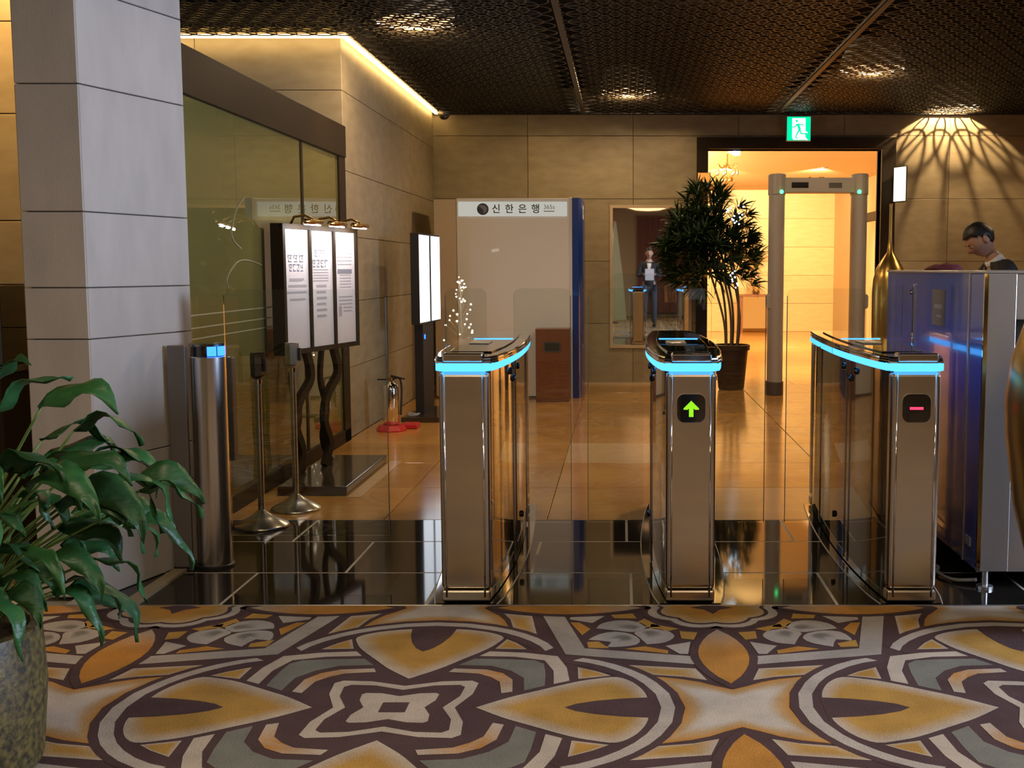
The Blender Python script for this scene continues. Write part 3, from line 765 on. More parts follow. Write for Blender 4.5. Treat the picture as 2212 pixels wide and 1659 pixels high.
def gate(label, x, symbol):
    t = thing('speed_gate', label, 'gate', (x, 4.60, 0.0), 0, 'stainless speed gates')
    MB().prism(plan(0.026, 0.0, GATE_L), 0, 0.004).build('base_plate', 'black_gloss', t)
    MB().prism(plan(0.031, 0.0, GATE_L), 0, 0.002).build('base_line', 'joint_light', t)  # thin pale line tracing the gate's outline on the floor
    MB().prism(plan(-0.012, 0.045, GATE_L - 0.045), 0.010, 0.942).build('body', 'dark_mirror', t, auto=True)
    for nm, ya, yb in (('front_panel', 0.0, 0.075), ('rear_panel', GATE_L - 0.075, GATE_L)):
        MB().box(-0.099, 0.099, ya, yb, 0.060, 0.942).build(nm, 'steel', t, bevel=0.020, seg=4, auto=False)
        MB().box(-0.099, 0.099, ya, yb, 0.010, 0.057).build('kick_plate', 'steel', t, bevel=0.008)
        for sx in (-1, 1):
            yy = -0.0025 if ya == 0.0 else GATE_L + 0.0025
            MB().tube([(sx * 0.077, yy, 0.03), (sx * 0.077, yy, 0.938)], 0.004, 6).build('edge_trim', 'chrome', t, smooth=True)
    for sx in (-1, 1):
        for y in (0.62, 0.70, 1.45):
            d = hw(y) - 0.011
            MB().box(min(sx * (d - .004), sx * (d + 0.003)), max(sx * (d - .004), sx * (d + 0.003)), y, y + 0.018, 0.02, 0.935).build('side_trim', 'dark_chrome', t)
        for y, z in ((0.52, 0.90), (0.78, 0.90), (0.62, 0.86), (0.95, 0.17)):
            d = hw(y) - 0.012
            m = MB().lathe([(0.016, 0), (0.016, 0.008), (0.011, 0.012)], 12); m.xf(Matrix.Translation((sx * d, y, z)) @ Matrix.Rotation(sx * PI / 2, 4, 'Y'))
            m.build('sensor', 'black_gloss', t)
    # light band all round, broken once near the rear
    LZ0, LZ1 = 0.944, 0.976
    fr = MB().prism([(-hw(0) + 0.006, -0.014), (hw(0) - 0.006, -0.014), (hw(0.03) + 0.006, 0.03), (-hw(0.03) - 0.006, 0.03)], LZ0, LZ1)
    fr.build('light_band', 'led_blue', t, bevel=0.004)
    for sx in (-1, 1):
        led_band(0.03, 1.36, sx, -0.025, 0.008, LZ0, LZ1).build('light_band', 'led_blue', t)
        led_band(1.47, 1.95, sx, -0.025, 0.008, LZ0, LZ1).build('light_band', 'led_blue', t)
    MB().prism(plan(-0.006, 0.03, 1.98), LZ0 - 0.001, LZ1 - 0.001).build('band_core', 'black_gloss', t)
    # cap: black glass with chrome rim and nose
    MB().prism(plan(0.010, 0.0, GATE_L, chamfer=0.03), LZ1, 1.000).build('cap', 'black_gloss', t, bevel=0.010, seg=3, auto=False)
    MB().prism(plan(0.013, -0.004, GATE_L, chamfer=0.03), LZ1 - 0.002, LZ1 + 0.006).build('chrome_rim', 'chrome', t)
    MB().box(-0.080, 0.080, -0.018, 0.06, 0.982, 1.016).build('nose', 'chrome', t, bevel=0.008, seg=3)
    MB().prism(plan(-0.045, 0.25, 1.75, n=12), 1.000, 1.006).build('top_glass', 'black_gloss', t, bevel=0.002)
    MB().box(-0.095, 0.095, 1.10, 1.115, 1.0055, 1.009).build('top_glint', 'led_blue', t)  # glowing bar stands in for a highlight across the cap
    MB().box(-0.07, 0.02, 0.72, 0.90, 1.0055, 1.012).build('card_reader', 'steel_grey', t, bevel=0.003)
    if symbol:
        cx_, cz_ = 0.0, 0.797
        MB().prism_xz(rounded_rect(-0.056, 0.056, cz_ - 0.056, cz_ + 0.056, 0.028), -0.006, 0.004).build('display', 'black_gloss', t)
        MB().prism_xz(rounded_rect(-0.059, 0.059, cz_ - 0.059, cz_ + 0.059, 0.030), -0.003, 0.004).build('display_rim', 'steel_grey', t)
        mb = MB(); s = 0.0036
        cells = []
        if symbol == 'up':
            for r in range(18):
                for c in range(-8, 9):
                    d = abs(c)
                    head = (r >= 8) and (d <= 17 - r) and (d >= 17 - r - 5 or d <= 2)
                    if head or (d <= 2 and r < 14): cells.append((c, r - 9))
        else:
            for c in range(-7, 8):
                for r in (-1, 0, 1): cells.append((c, r))
        for c, r in cells:
            x0, z0 = cx_ + c * s, cz_ + r * s
            mb.add([(x0 - s * .42, -0.0068, z0 - s * .42), (x0 + s * .42, -0.0068, z0 - s * .42), (x0 + s * .42, -0.0068, z0 + s * .42), (x0 - s * .42, -0.0068, z0 + s * .42)], [(0, 1, 2, 3)])
        mb.build('arrow_symbol' if symbol == 'up' else 'minus_symbol', 'led_lime' if symbol == 'up' else 'led_red', t)
    return t
gate('stainless speed gate without a display, nearest to the poster stand', -0.632, None)
gate('stainless speed gate showing a lit green upward arrow', 0.272, 'up')
gate('stainless speed gate showing a red minus bar, beside the baggage scanner', 1.166, 'minus')

def leaf(name, label, x0, x1, y, cat='glass door', group='swing glass leaves of the gates', zb=0.14, ztop=1.256, step=None):
    """a glass leaf with rounded upper free corner; step = (x, z): below z the glass starts at x, clear of the gate body"""
    t = thing(name, label, cat, (0, y, 0), 0, group)
    r = 0.035
    lo, hi = min(x0, x1), max(x0, x1)
    free = x1
    pts = []
    def arc(cx_, cz_, a0, a1):
        return [(cx_ + r * math.cos(math.radians(a0 + (a1 - a0) * k / 5)), cz_ + r * math.sin(math.radians(a0 + (a1 - a0) * k / 5))) for k in range(6)]
    top = arc(hi - r, ztop - r, 0, 90) + arc(lo + r, ztop - r, 90, 180)
    if step is None: bot = [(lo, zb), (hi, zb)]
    else:
        sxx, sz = step
        if x0 < x1: bot = [(lo, sz), (sxx, sz), (sxx, zb), (hi, zb)]
        else: bot = [(lo, zb), (sxx, zb), (sxx, sz), (hi, sz)]
    MB().prism_xz(bot + top, -0.005, 0.005).build('glass_pane', 'clear_glass', t)
    # bright ground edge of the free side, and the clamp at the gate
    MB().box(free - 0.0015, free + 0.0015, -0.0052, 0.0052, zb, ztop - r).build('ground_edge', 'edge_glass', t)
    hx = x0
    return t
mat('edge_glass', (0.16, 0.20, 0.20), 0.1, 0.0, spec=1.0)
LY = 5.5
g1, g2, g3 = -0.632, 0.272, 1.166
leaf('glass_leaf', 'glass leaf of the wide lane, short one on the first gate', g1 - 0.01, -0.835, LY, step=(g1 - 0.175, 1.02))
leaf('glass_leaf', 'glass leaf of the wide lane reaching out from the bollard', -1.782, -1.06, 5.22)
leaf('glass_leaf', 'left glass leaf of the lane between the plain gate and the arrow gate', g1 + 0.12, -0.245, LY, step=(g1 + 0.175, 1.02))
leaf('glass_leaf', 'right glass leaf of the lane between the plain gate and the arrow gate', g2 - 0.02, -0.165, LY, step=(g2 - 0.175, 1.02))
leaf('glass_leaf', 'left glass leaf of the lane between the arrow gate and the minus gate', g2 + 0.02, 0.675, LY, step=(g2 + 0.175, 1.02))
leaf('glass_leaf', 'right glass leaf of the lane between the arrow gate and the minus gate', g3 - 0.02, 0.775, LY, step=(g3 - 0.175, 1.02))
# fixed pane between the last gate and the scanner
t = thing('glass_screen', 'fixed glass screen with chrome corner between the minus gate and the scanner', 'glass panel', (0, 5.62, 0))
MB().box(1.345, 1.395, -0.005, 0.005, 0.10, 1.262).box(1.19, 1.345, -0.005, 0.005, 1.02, 1.262).build('glass_pane', 'clear_glass', t)
MB().box(1.395, 1.415, -0.012, 0.012, 0.0, 1.275).build('post', 'chrome', t, bevel=0.003)
MB().ball((1.385, -0.012, 1.235), 0.012, 10, 6).build('clamp', 'chrome', t, smooth=True)

# bollard of the wide lane beside the pillar
t = thing('bollard', 'half-round chrome bollard with blue light at its top, beside the pillar', 'bollard', (-1.862, 5.22, 0))
MB().lathe([(0.078, 0.012), (0.078, 0.955), (0.072, 0.960)], 32).build('post', 'satin_chrome', t, auto=True)
MB().lathe([(0.074, 0.960), (0.074, 1.005)], 32).build('light_ring', 'black_gloss', t)
ringp = [(0.078 * math.cos(math.radians(a)), 0.078 * math.sin(math.radians(a))) for a in range(-75, 16, 10)]
for a0, a1 in ((-72, -42), (-36, 10)):
    o_ = [(0.0785 * math.cos(math.radians(a0 + (a1 - a0) * k / 6)), 0.0785 * math.sin(math.radians(a0 + (a1 - a0) * k / 6))) for k in range(7)]
    i_ = [(x * .9, y * .9) for x, y in o_]
    MB().prism(o_ + i_[::-1], 0.962, 1.004).build('blue_light', 'led_deep', t)
MB().lathe([(0.080, 1.005), (0.080, 1.014), (0.070, 1.018)], 32).build('cap', 'dark_chrome', t, auto=True)
MB().lathe([(0.088, 0), (0.088, 0.010), (0.080, 0.014)], 32).build('base_ring', 'black_matte', t)
t = thing('end_post', 'flat grey metal end post between the pillar and the chrome bollard', 'post', (-1.966, 5.13, 0))
MB().box(-0.040, 0.040, -0.012, 0.012, 0.0, 1.012).build('post', 'grey_metal', t, bevel=0.004)
MB().box(-0.041, 0.041, -0.016, 0.016, 0.0, 0.02).build('foot', 'black_matte', t)
t = thing('lane_post', 'short grey post on a slim brass foot behind the bollard', 'post', (-2.035, 5.98, 0))
MB().box(-0.045, 0.035, -0.03, 0.03, 0.36, 0.895).build('post', 'grey_metal', t, bevel=0.005)
MB().box(-0.030, 0.0, -0.012, 0.012, 0.0, 0.36).build('foot', 'brass', t)
MB().ball((0.012, -0.02, 0.897), 0.010, 8, 6).build('knob', 'chrome', t, smooth=True)

# stanchions with retractable-belt heads
def stanchion(label, x, y, h, headmat):
    t = thing('stanchion', label, 'stanchion', (x, y, 0), 0, 'chrome stanchions by the glass wall')
    MB().lathe([(0.140, 0.0), (0.142, 0.006), (0.135, 0.016), (0.070, 0.050), (0.030, 0.078), (0.020, 0.090), (0.004, 0.092)], 40).build('base', 'satin_chrome', t, smooth=True)
    MB().lathe([(0.017, 0.085), (0.017, h - 0.135)], 18).build('pole', 'satin_chrome', t, auto=True)
    MB().lathe([(0.020, h - 0.165), (0.021, h - 0.150), (0.021, h - 0.138)], 18).build('collar', 'chrome', t, auto=True)
    MB().lathe([(0.018, h - 0.142), (0.036, h - 0.128), (0.039, h - 0.118), (0.039, h - 0.004), (0.035, h)], 8).build('belt_head', headmat, t, auto=True)
    MB().box(0.036, 0.048, -0.014, 0.014, h - 0.10, h - 0.03).build('belt_clip', 'black_matte', t)
    return t
stanchion('chrome stanchion with black belt head, the nearer of the pair', -1.895, 6.03, 0.917, 'black_gloss')
stanchion('chrome stanchion with grey belt head, behind the black-headed one', -1.835, 6.46, 0.94, 'steel_grey')

# ------------------------------------------------------------------ poster stand
t = thing('poster_stand', 'dark stand with three lit notice panels on wavy legs', 'sign', (0, 0, 0))
A0, B0 = Vector((-2.035, 7.0, 0)), Vector((-1.815, 8.0, 0))
ud = (B0 - A0).normalized(); nd = Vector((ud.y, -ud.x, 0)); LB = (B0 - A0).length
MS = Matrix(((ud.x, -nd.x, 0, A0.x), (ud.y, -nd.y, 0, A0.y), (0, 0, 1, 0), (0, 0, 0, 1)))   # local x along the board, -y towards the reader
Z0, Z1 = 0.825, 1.618
MB().box(0, LB, 0.012, 0.07, Z0, Z1).xf(MS).build('back_box', 'brown_metal', t)
bw = [(0.0, 0.03), (0.335, 0.362), (0.665, 0.692), (LB - 0.03, LB)]
for a, b in bw: MB().box(a, b, -0.012, 0.012, Z0, Z1).xf(MS).build('frame_post', 'brown_metal', t)
for z0, z1 in ((Z0, Z0 + 0.03), (Z1 - 0.03, Z1)): MB().box(0, LB, -0.011, 0.012, z0, z1).xf(MS).build('frame_rail', 'brown_metal', t)
rnd = random.Random(3)
for k in range(3):
    a, b = bw[k][1], bw[k + 1][0]
    p = MB().box(a, b, 0.002, 0.012, Z0 + 0.03, Z1 - 0.03).xf(MS).build('poster', 'poster', t)
    w = b - a; H_ = Z1 - Z0
    def bars(rowlist, m):
        mb = MB()
        for zt, x0, x1, th, gl in rowlist:
            if gl:      # blocky heading glyphs
                n = gl; cw = (x1 - x0) / n
                for i in range(n):
                    gx = a + w * (x0 + cw * i); gw_ = w * cw * 0.78; zb_ = Z1 - H_ * zt
                    for (u0, u1, v0, v1) in ((0, 1, .82, 1), (0, .2, .5, .9), (.62, .8, .35, 1), (0.1, .9, 0, .16), (.1, .28, 0, .35), (.3, .6, .45, .6)):
                        if rnd.random() < .86:
                            mb.box(gx + gw_ * u0, gx + gw_ * u1, 0.001, 0.002, zb_ - th * (1 - v0), zb_ - th * (1 - v1))
            else:
                mb.box(a + w * x0, a + w * x1, 0.001, 0.002, Z1 - H_ * zt - th, Z1 - H_ * zt)
        mb.xf(MS).build('printed_lines', m, p)
    if k == 0:
        bars([(.235, .15, .85, .045, 3), (.305, .2, .82, .045, 4)], 'ink_grey')
        bars([(.415, .2, .8, .012, 0), (.465, .15, .9, .014, 0), (.515, .1, .9, .012, 0), (.57, .2, .85, .012, 0), (.43, .2, .7, .006, 0)], 'ink_pale')
    elif k == 1:
        bars([(.19, .2, .72, .045, 3), (.27, .1, .82, .048, 4)], 'ink_grey')
        bars([(.345 + .022 * i, .12, .8, .006, 0) for i in range(5)] + [(.47 + .048 * i, .25, .7 - .03 * (i % 2), .014, 0) for i in range(6)], 'ink_pale')
    else:
        bars([(.345, .15, .85, .030, 0)], 'ink_grey')
        bars([(.15 + .03 * i, .15, .85, .007, 0) for i in range(6)] + [(.39 + .025 * i, .25, .8, .006, 0) for i in range(5)] + [(.57 + .03 * i, .2, .85, .008, 0) for i in range(3)] + [(.65, .18, .32, .07, 0), (.66, .4, .85, .008, 0), (.69, .4, .8, .008, 0)], 'ink_pale')
    # picture lamp over the poster
    cxm = (a + b) / 2
    la = MB().tube([MS @ Vector((cxm + .02, 0.05, Z1 - 0.01)), MS @ Vector((cxm + .02, 0.02, Z1 + 0.045)), MS @ Vector((cxm + .02, -0.05, Z1 + 0.055)), MS @ Vector((cxm + .02, -0.10, Z1 + 0.03)), MS @ Vector((cxm + .02, -0.115, Z1 + 0.005))], 0.008, 8).build('lamp_arm', 'brass', t, smooth=True)
    MB().tube([MS @ Vector((cxm - .11, -0.115, Z1 + 0.012)), MS @ Vector((cxm + .11, -0.115, Z1 + 0.012))], 0.016, 10).build('lamp_shade', 'brass', la, smooth=True)
    MB().tube([MS @ Vector((cxm - .10, -0.112, Z1 - 0.003)), MS @ Vector((cxm + .10, -0.112, Z1 - 0.003))], 0.006, 8).build('lamp_tube', 'picture_lamp', la)
    area('picture_light', MS @ Vector((cxm, -0.105, Z1 - 0.012)), MS @ Vector((cxm, 0.0, Z1 - 0.22)), 0.18, 1.5, (1.0, 0.93, 0.88), 0.02)
def ribbon(path, w, th, M):
    """flat bent bar: path of (x, z), width along y"""
    P = [p for p in cat_rom([(x, 0, z) for x, z in path], 6)]
    mb = MB(); V = []; F = []
    n = len(P)
    for i, p in enumerate(P):
        t_ = (P[min(i + 1, n - 1)] - P[max(i - 1, 0)]).normalized(); nn = Vector((t_.z, 0, -t_.x)) * th
        for y, s in ((-w, 1), (w, 1), (w, -1), (-w, -1)):
            q = p + nn * s; V.append((q.x, y, q.z))
    for i in range(n - 1):
        for k in range(4): F.append((4 * i + k, 4 * i + (k + 1) % 4, 4 * i + 4 + (k + 1) % 4, 4 * i + 4 + k))
    F += [(3, 2, 1, 0), (4 * n - 4, 4 * n - 3, 4 * n - 2, 4 * n - 1)]
    mb.add(V, F).xf(M); return mb
ML = MS @ Matrix.Translation((0, 0.05, 0))
for x0, s in ((0.30, 1), (0.68, 1)):
    ribbon([(x0 - .10, 0.058), (x0 - .02, 0.20), (x0 - .09, 0.36), (x0 - .04, 0.52), (x0 + .12, 0.66), (x0 + .06, 0.84)], 0.018, 0.028, ML).build('wavy_leg', 'brown_metal', t)
    ribbon([(x0 + .06, 0.058), (x0 - .05, 0.24), (x0 + .02, 0.42), (x0 - .06, 0.62), (x0 - .03, 0.84)], 0.012, 0.020, Matrix.Translation((0, 0.0, 0)) @ ML @ Matrix.Translation((0, 0.035, 0))).build('wavy_leg', 'brown_metal', t)
MB().box(-2.06, -1.645, 6.86, 8.05, 0.0, 0.055).build('base_plate', 'dark_stone', t, bevel=0.006)

# ------------------------------------------------------------------ screen kiosk
t = thing('screen_kiosk', 'tall black kiosk with a glaring white upright screen', 'screen', (0, 0, 0))
A1, B1 = Vector((-1.772, 10.2, 0)), Vector((-1.722, 11.02, 0))
u1 = (B1 - A1).normalized(); n1 = Vector((u1.y, -u1.x, 0)); L1 = (B1 - A1).length
MK = Matrix(((u1.x, -n1.x, 0, A1.x), (u1.y, -n1.y, 0, A1.y), (0, 0, 1, 0), (0, 0, 0, 1)))
MB().box(0, L1, 0.0, 0.075, 0.86, 1.655).xf(MK).build('housing', 'black_matte', t)
MB().box(0.012, L1 * .46, -0.006, 0.0, 0.875, 1.640).xf(MK).build('screen', 'screen_white', t)
MB().box(L1 * .50, L1 - 0.012, -0.006, 0.0, 0.875, 1.640).xf(MK).build('screen', 'screen_white', t)
MB().box(L1 * .455, L1 * .505, -0.012, 0.0, 0.875, 1.640).xf(MK).build('divider', 'black_matte', t)
MB().box(L1 * .25, L1 * .75, 0.02, 0.10, 0.04, 0.86).xf(MK).build('column', 'black_matte', t, bevel=0.006)
MB().box(-0.02, L1 + 0.02, -0.16, 0.18, 0.0, 0.045).xf(MK).build('base_plate', 'dark_stone', t, bevel=0.006)
MB().box(L1 * .3, L1 * .31, 0.012, 0.021, 0.72, 0.76).xf(MK).build('status_light', 'led_deep', t)
t2 = thing('cable_coil', 'tangle of pale cable lying on the kiosk base', 'cable', (-1.86, 10.28, 0.045))
MB().tube(cat_rom([(0.05 * math.cos(k * .9) + .01 * math.sin(k * 3), 0.05 * math.sin(k * .9), 0.01 + .004 * (k % 4)) for k in range(16)], 4), 0.006, 6).build('cable', 'cable_grey', t2)

# fire extinguisher in its red tray
t = thing('fire_extinguisher', 'shiny chrome fire extinguisher with black lever by the left wall', 'fire extinguisher', (-1.93, 9.66, 0.052))
MB().lathe([(0.058, 0.0), (0.066, 0.008), (0.066, 0.30), (0.055, 0.335), (0.028, 0.352), (0.020, 0.36), (0.020, 0.375)], 28).build('cylinder', 'chrome', t, smooth=True)
MB().lathe([(0.024, 0.372), (0.024, 0.395), (0.012, 0.40)], 14).build('valve', 'brass', t)
MB().box(-0.10, 0.02, -0.012, 0.012, 0.392, 0.404).xf(Matrix.Translation((0, 0, 0)) @ Matrix.Rotation(0.25, 4, 'Y')).build('lever', 'black_matte', t)
MB().box(-0.11, 0.03, -0.011, 0.011, 0.372, 0.382).build('handle', 'black_matte', t)
MB().tube(cat_rom([(0.02, 0, 0.385), (0.075, 0, 0.385), (0.088, 0.01, 0.30), (0.082, 0.012, 0.16), (0.078, 0.01, 0.08)], 5), 0.008, 8).build('hose', 'black_matte', t, smooth=True)
t = thing('extinguisher_stand', 'red plastic stand on the floor holding the chrome extinguisher', 'stand', (-1.93, 9.66, 0))
MB().lathe([(0.125, 0.0), (0.128, 0.010), (0.105, 0.048), (0.080, 0.052)], 8).build('tray', 'red_plastic', t)
MB().box(0.06, 0.20, 0.09, 0.24, 0.0, 0.045).build('foot', 'red_plastic', t, bevel=0.012)

# small reader on the left wall, dome camera
t = thing('card_reader', 'small black card reader on the left stone wall', 'card reader', (LEFT_X + 0.001, 9.42, 1.37))
MB().box(0, 0.035, -0.045, 0.045, -0.055, 0.055).build('housing', 'black_matte', t, bevel=0.006)
MB().box(0.0345, 0.037, -0.028, 0.028, -0.02, 0.035).build('pad', 'grey_metal', t)
t = thing('dome_camera', 'black dome camera under the ceiling at the back corner', 'camera', (-2.0, 13.3, H_CEIL - 0.012))
MB().lathe([(0.075, 0.0), (0.075, -0.03), (0.07, -0.035)][::-1], 20).build('mount', 'grey_metal', t)
MB().ball((0, 0, -0.035), (0.06, 0.06, 0.05), 16, 8).build('dome', 'black_gloss', t, smooth=True)

# ------------------------------------------------------------------ cash machine booth
AY = 12.12
t = thing('cash_machine_booth', 'tall white bank booth with a lettered sign band and blue side fin', 'bank booth', (0, AY, 0))
MB().box(-1.71, -0.545, 0.0, 0.95, 0.02, 2.065).build('front_wall', 'white_panel', t, bevel=0.004)
MB().box(-1.945, -1.714, 0.004, 0.95, 0.02, 2.055).build('side_bay', 'cream_panel', t, bevel=0.004)
MB().box(-1.93, -0.56, 0.02, 0.93, 0.0, 0.02).build('plinth', 'grey_metal', t)
MB().box(-0.545, -0.520, -0.01, 0.95, 0.0, 2.075).build('white_edge', 'white_plastic', t, bevel=0.003)
MB().prism([(-0.520, -0.01), (-0.455, 0.0), (-0.425, 0.06), (-0.418, 0.98), (-0.520, 0.98)], 0.0, 2.07).build('blue_fin', 'bank_blue', t, auto=True)
bd = MB().box(-1.69, -0.572, -0.012, 0.0, 1.882, 2.03).build('sign_band', 'band_lit', t, bevel=0.002)
for ch, px in (('신', -1.300), ('한', -1.165), ('은', -1.030), ('행', -0.895)):
    o = put('letter', text_mesh(ch, 0.100, 'ink', 0.0, 0.0011), bd); o.location = (px, -0.0135, 1.952); o.rotation_euler = (PI / 2, 0, 0); o.scale = (1, 1, 0.82)
o = put('letter', text_mesh('365s', 0.062, 'ink_grey'), bd); o.location = (-0.755, -0.0135, 1.975); o.rotation_euler = (PI / 2, 0, 0)
MB().box(-0.81, -0.70, -0.0138, -0.013, 1.928, 1.938).build('small_print', 'ink_pale', bd)
mat('emblem_blue', (0.035, 0.040, 0.085), 0.4)
mat('emblem_light', (0.22, 0.24, 0.34), 0.4)
lg = MB().lathe([(0.060, 0.0), (0.060, 0.004), (0.05, 0.006)], 32).xf(Matrix.Translation((-1.437, -0.012, 1.955)) @ Matrix.Rotation(PI / 2, 4, 'X')).build('emblem', 'emblem_blue', bd)
MB().prism_xz([(p.x, p.y) for p in cat_rom([(-1.478, 1.985, 0), (-1.440, 1.995, 0), (-1.402, 1.975, 0), (-1.395, 1.945, 0), (-1.425, 1.910, 0), (-1.432, 1.945, 0), (-1.450, 1.965, 0)], 4, True)], -0.0195, -0.0175).build('emblem_wing', 'emblem_light', lg)
fs = MB().box(-0.4225, -0.4195, 0.30, 0.62, 1.87, 2.01).build('fin_label', 'white_plastic', t)
MB().box(-0.4195, -0.4185, 0.34, 0.58, 1.92, 1.94).box(-0.4195, -0.4185, 0.34, 0.58, 1.95, 1.97).build('fin_print', 'ink_grey', fs)
# waste bin
t = thing('waste_bin', 'reddish wooden waste bin with a dark slot before the white booth', 'bin', (-0.713, 11.78, 0))
MB().box(-0.168, 0.168, 0.0, 0.30, 0.0, 0.725).build('body', 'wood_red', t, bevel=0.006)
MB().box(-0.172, 0.172, -0.004, 0.304, 0.725, 0.738).build('lid', 'wood_red', t, bevel=0.003)
MB().prism_xz(rounded_rect(-0.088, 0.088, 0.505, 0.610, 0.02), -0.006, 0.002).build('slot', 'detector_dark', t)
MB().prism_xz(rounded_rect(-0.074, 0.074, 0.518, 0.597, 0.015), -0.008, -0.003).build('flap', 'black_matte', t)
# glass reflection of fairy lights, built as glowing bulbs on wire
t = thing('reflected_lights', 'warm fairy lights reflected in the glass, built as tiny bulbs on thin wire', 'reflection', (-1.47, 10.6, 0))
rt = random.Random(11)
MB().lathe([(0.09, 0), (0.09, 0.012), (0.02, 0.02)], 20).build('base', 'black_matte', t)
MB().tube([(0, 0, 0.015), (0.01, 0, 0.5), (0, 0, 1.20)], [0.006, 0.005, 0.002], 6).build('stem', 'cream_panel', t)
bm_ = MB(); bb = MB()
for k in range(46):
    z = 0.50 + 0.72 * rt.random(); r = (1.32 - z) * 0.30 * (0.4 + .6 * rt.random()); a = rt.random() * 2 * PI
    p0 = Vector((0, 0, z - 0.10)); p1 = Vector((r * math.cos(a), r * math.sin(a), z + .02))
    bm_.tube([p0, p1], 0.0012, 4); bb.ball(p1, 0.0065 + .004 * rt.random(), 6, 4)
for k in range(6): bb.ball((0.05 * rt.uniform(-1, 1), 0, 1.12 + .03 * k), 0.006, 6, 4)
tag(bm_.build('bulb_wires', 'cream_panel', t), kind='stuff')
tag(bb.build('bulbs', 'reflection_warm', t), kind='stuff')

# ------------------------------------------------------------------ mirror on the back wall
t = thing('wall_mirror', 'large cream-framed mirror on the back wall, half behind the tree', 'mirror', (0, BACK_Y, 0))
MX0, MX1, MZ0, MZ1 = -0.148, 0.800, 0.425, 2.075
fw = 0.035
MB().box(MX0 + fw, MX1 - fw, -0.012, -0.002, MZ0 + fw, MZ1 - fw).build('mirror_glass', 'mirror', t)
MB().box(MX0, MX0 + fw, -0.025, 0, MZ0, MZ1).box(MX1 - fw, MX1, -0.025, 0, MZ0, MZ1).box(MX0 + fw, MX1 - fw, -0.025, 0, MZ0, MZ0 + fw).box(MX0 + fw, MX1 - fw, -0.025, 0, MZ1 - fw, MZ1).build('frame', 'frame_cream', t)

# ------------------------------------------------------------------ exit sign
t = thing('exit_sign', 'glowing green exit sign with a white running figure under the ceiling', 'sign', (1.990, 13.40, 2.920))
MB().box(-0.138, 0.138, 0.0, 0.05, -0.138, 0.138).build('housing', 'white_plastic', t, bevel=0.004)
MB().box(-0.131, 0.131, -0.003, 0.0, -0.131, 0.131).build('green_face', 'exit_green', t)
wd = MB().prism_xz([(-0.075, -0.10), (-0.06, -0.125), (0.05, -0.125), (0.105, -0.128), (0.075, -0.095), (0.075, -0.04), (0.10, -0.055), (0.095, -0.035), (0.075, -0.03), (0.075, 0.115), (-0.075, 0.115)], -0.0045, -0.003).build('white_doorway', 'exit_white', t)
fig = MB()
fig.prism_xz([(-0.025 + 0.013 * math.cos(2 * PI * k / 12), 0.085 + 0.014 * math.sin(2 * PI * k / 12)) for k in range(12)], -0.006, -0.0045)
for q in ([(-0.03, 0.052), (0.0, 0.055), (0.022, 0.0), (0.018, -0.02), (-0.002, -0.012)], [(-0.025, 0.052), (-0.018, 0.038), (-0.048, 0.010), (-0.074, 0.012), (-0.074, 0.022), (-0.052, 0.022)],
          [(-0.005, 0.055), (0.045, 0.050), (0.056, 0.025), (0.048, 0.022), (0.038, 0.040), (-0.002, 0.042)], [(0.002, -0.010), (0.020, -0.015), (0.030, -0.048), (0.085, -0.052), (0.085, -0.063), (0.020, -0.062)],
          [(0.0, -0.005), (0.014, -0.02), (-0.028, -0.088), (-0.012, -0.118), (-0.022, -0.120), (-0.042, -0.090)]):
    fig.prism_xz(q, -0.006, -0.0045)
fig.build('running_figure', 'exit_green', t)
for sx in (-1, 1): MB().tube([(sx * 0.09, 0.025, 0.136), (sx * 0.09, 0.025, H_CEIL - 2.92 - 0.006)], 0.006, 6).build('hanger', 'grey_metal', t)
# ------------------------------------------------------------------ walk-through metal detector
t = thing('metal_detector', 'grey walk-through metal detector with green lights in front of the bright doorway', 'metal detector', (2.07, 12.50, 0))
t.scale = (0.98, 0.98, 0.98)
for sx, nm in ((-1, 'post'), (1, 'post')):
    prof = [(0.085 * math.cos(2 * PI * k / 20), 0.16 * math.sin(2 * PI * k / 20)) for k in range(20)]
    p = MB().prism([(x + sx * 0.445, y) for x, y in prof], 0.14, 2.30).build(nm, 'detector_grey', t, auto=True)
    MB().prism([(x * 1.12 + sx * 0.445, y * 1.1) for x, y in prof], 0.0, 0.145).build('post_foot', 'detector_dark', t, bevel=0.004)
    MB().prism([(x * 1.10 + sx * 0.445, y * 1.06) for x, y in prof], 2.16, 2.385).build('post_head', 'detector_grey', t, bevel=0.012)
    MB().ball((sx * 0.445 - sx * 0.03, -0.16, 2.19), 0.021, 12, 8).build('green_light', 'led_green', t)
    MB().prism_xz(rounded_rect(sx * 0.50 - 0.05, sx * 0.50 + 0.05, 0.94, 1.10, 0.03), -0.10, 0.05).build('sensor_box', 'detector_grey', t, bevel=0.01)
cb = MB().box(-0.40, 0.40, -0.10, 0.10, 2.185, 2.345).build('crossbar', 'detector_grey', t, bevel=0.01)
MB().box(-0.30, -0.12, -0.104, -0.10, 2.235, 2.295).build('display', 'black_gloss', cb)
MB().box(0.10, 0.24, -0.104, -0.10, 2.235, 2.29).build('keypad', 'detector_dark', cb)
for x in (-0.09, 0.02, 0.05): MB().ball((x, 0, 2.345), (0.018, 0.018, 0.014), 10, 6).build('knob', 'detector_dark', cb)
# floor slot seen through the detector
t = thing('floor_drain', 'thin dark drain slot in the marble floor beyond the detector', 'drain', (2.95, 15.9, 0))
MB().box(-0.2, 0.2, -0.035, 0.035, 0.0, 0.004).build('grating', 'black_matte', t)
for k in range(7): MB().box(-0.18 + .055 * k, -0.165 + .055 * k, -0.03, 0.03, 0.004, 0.006).build('bar', 'grey_metal', t)

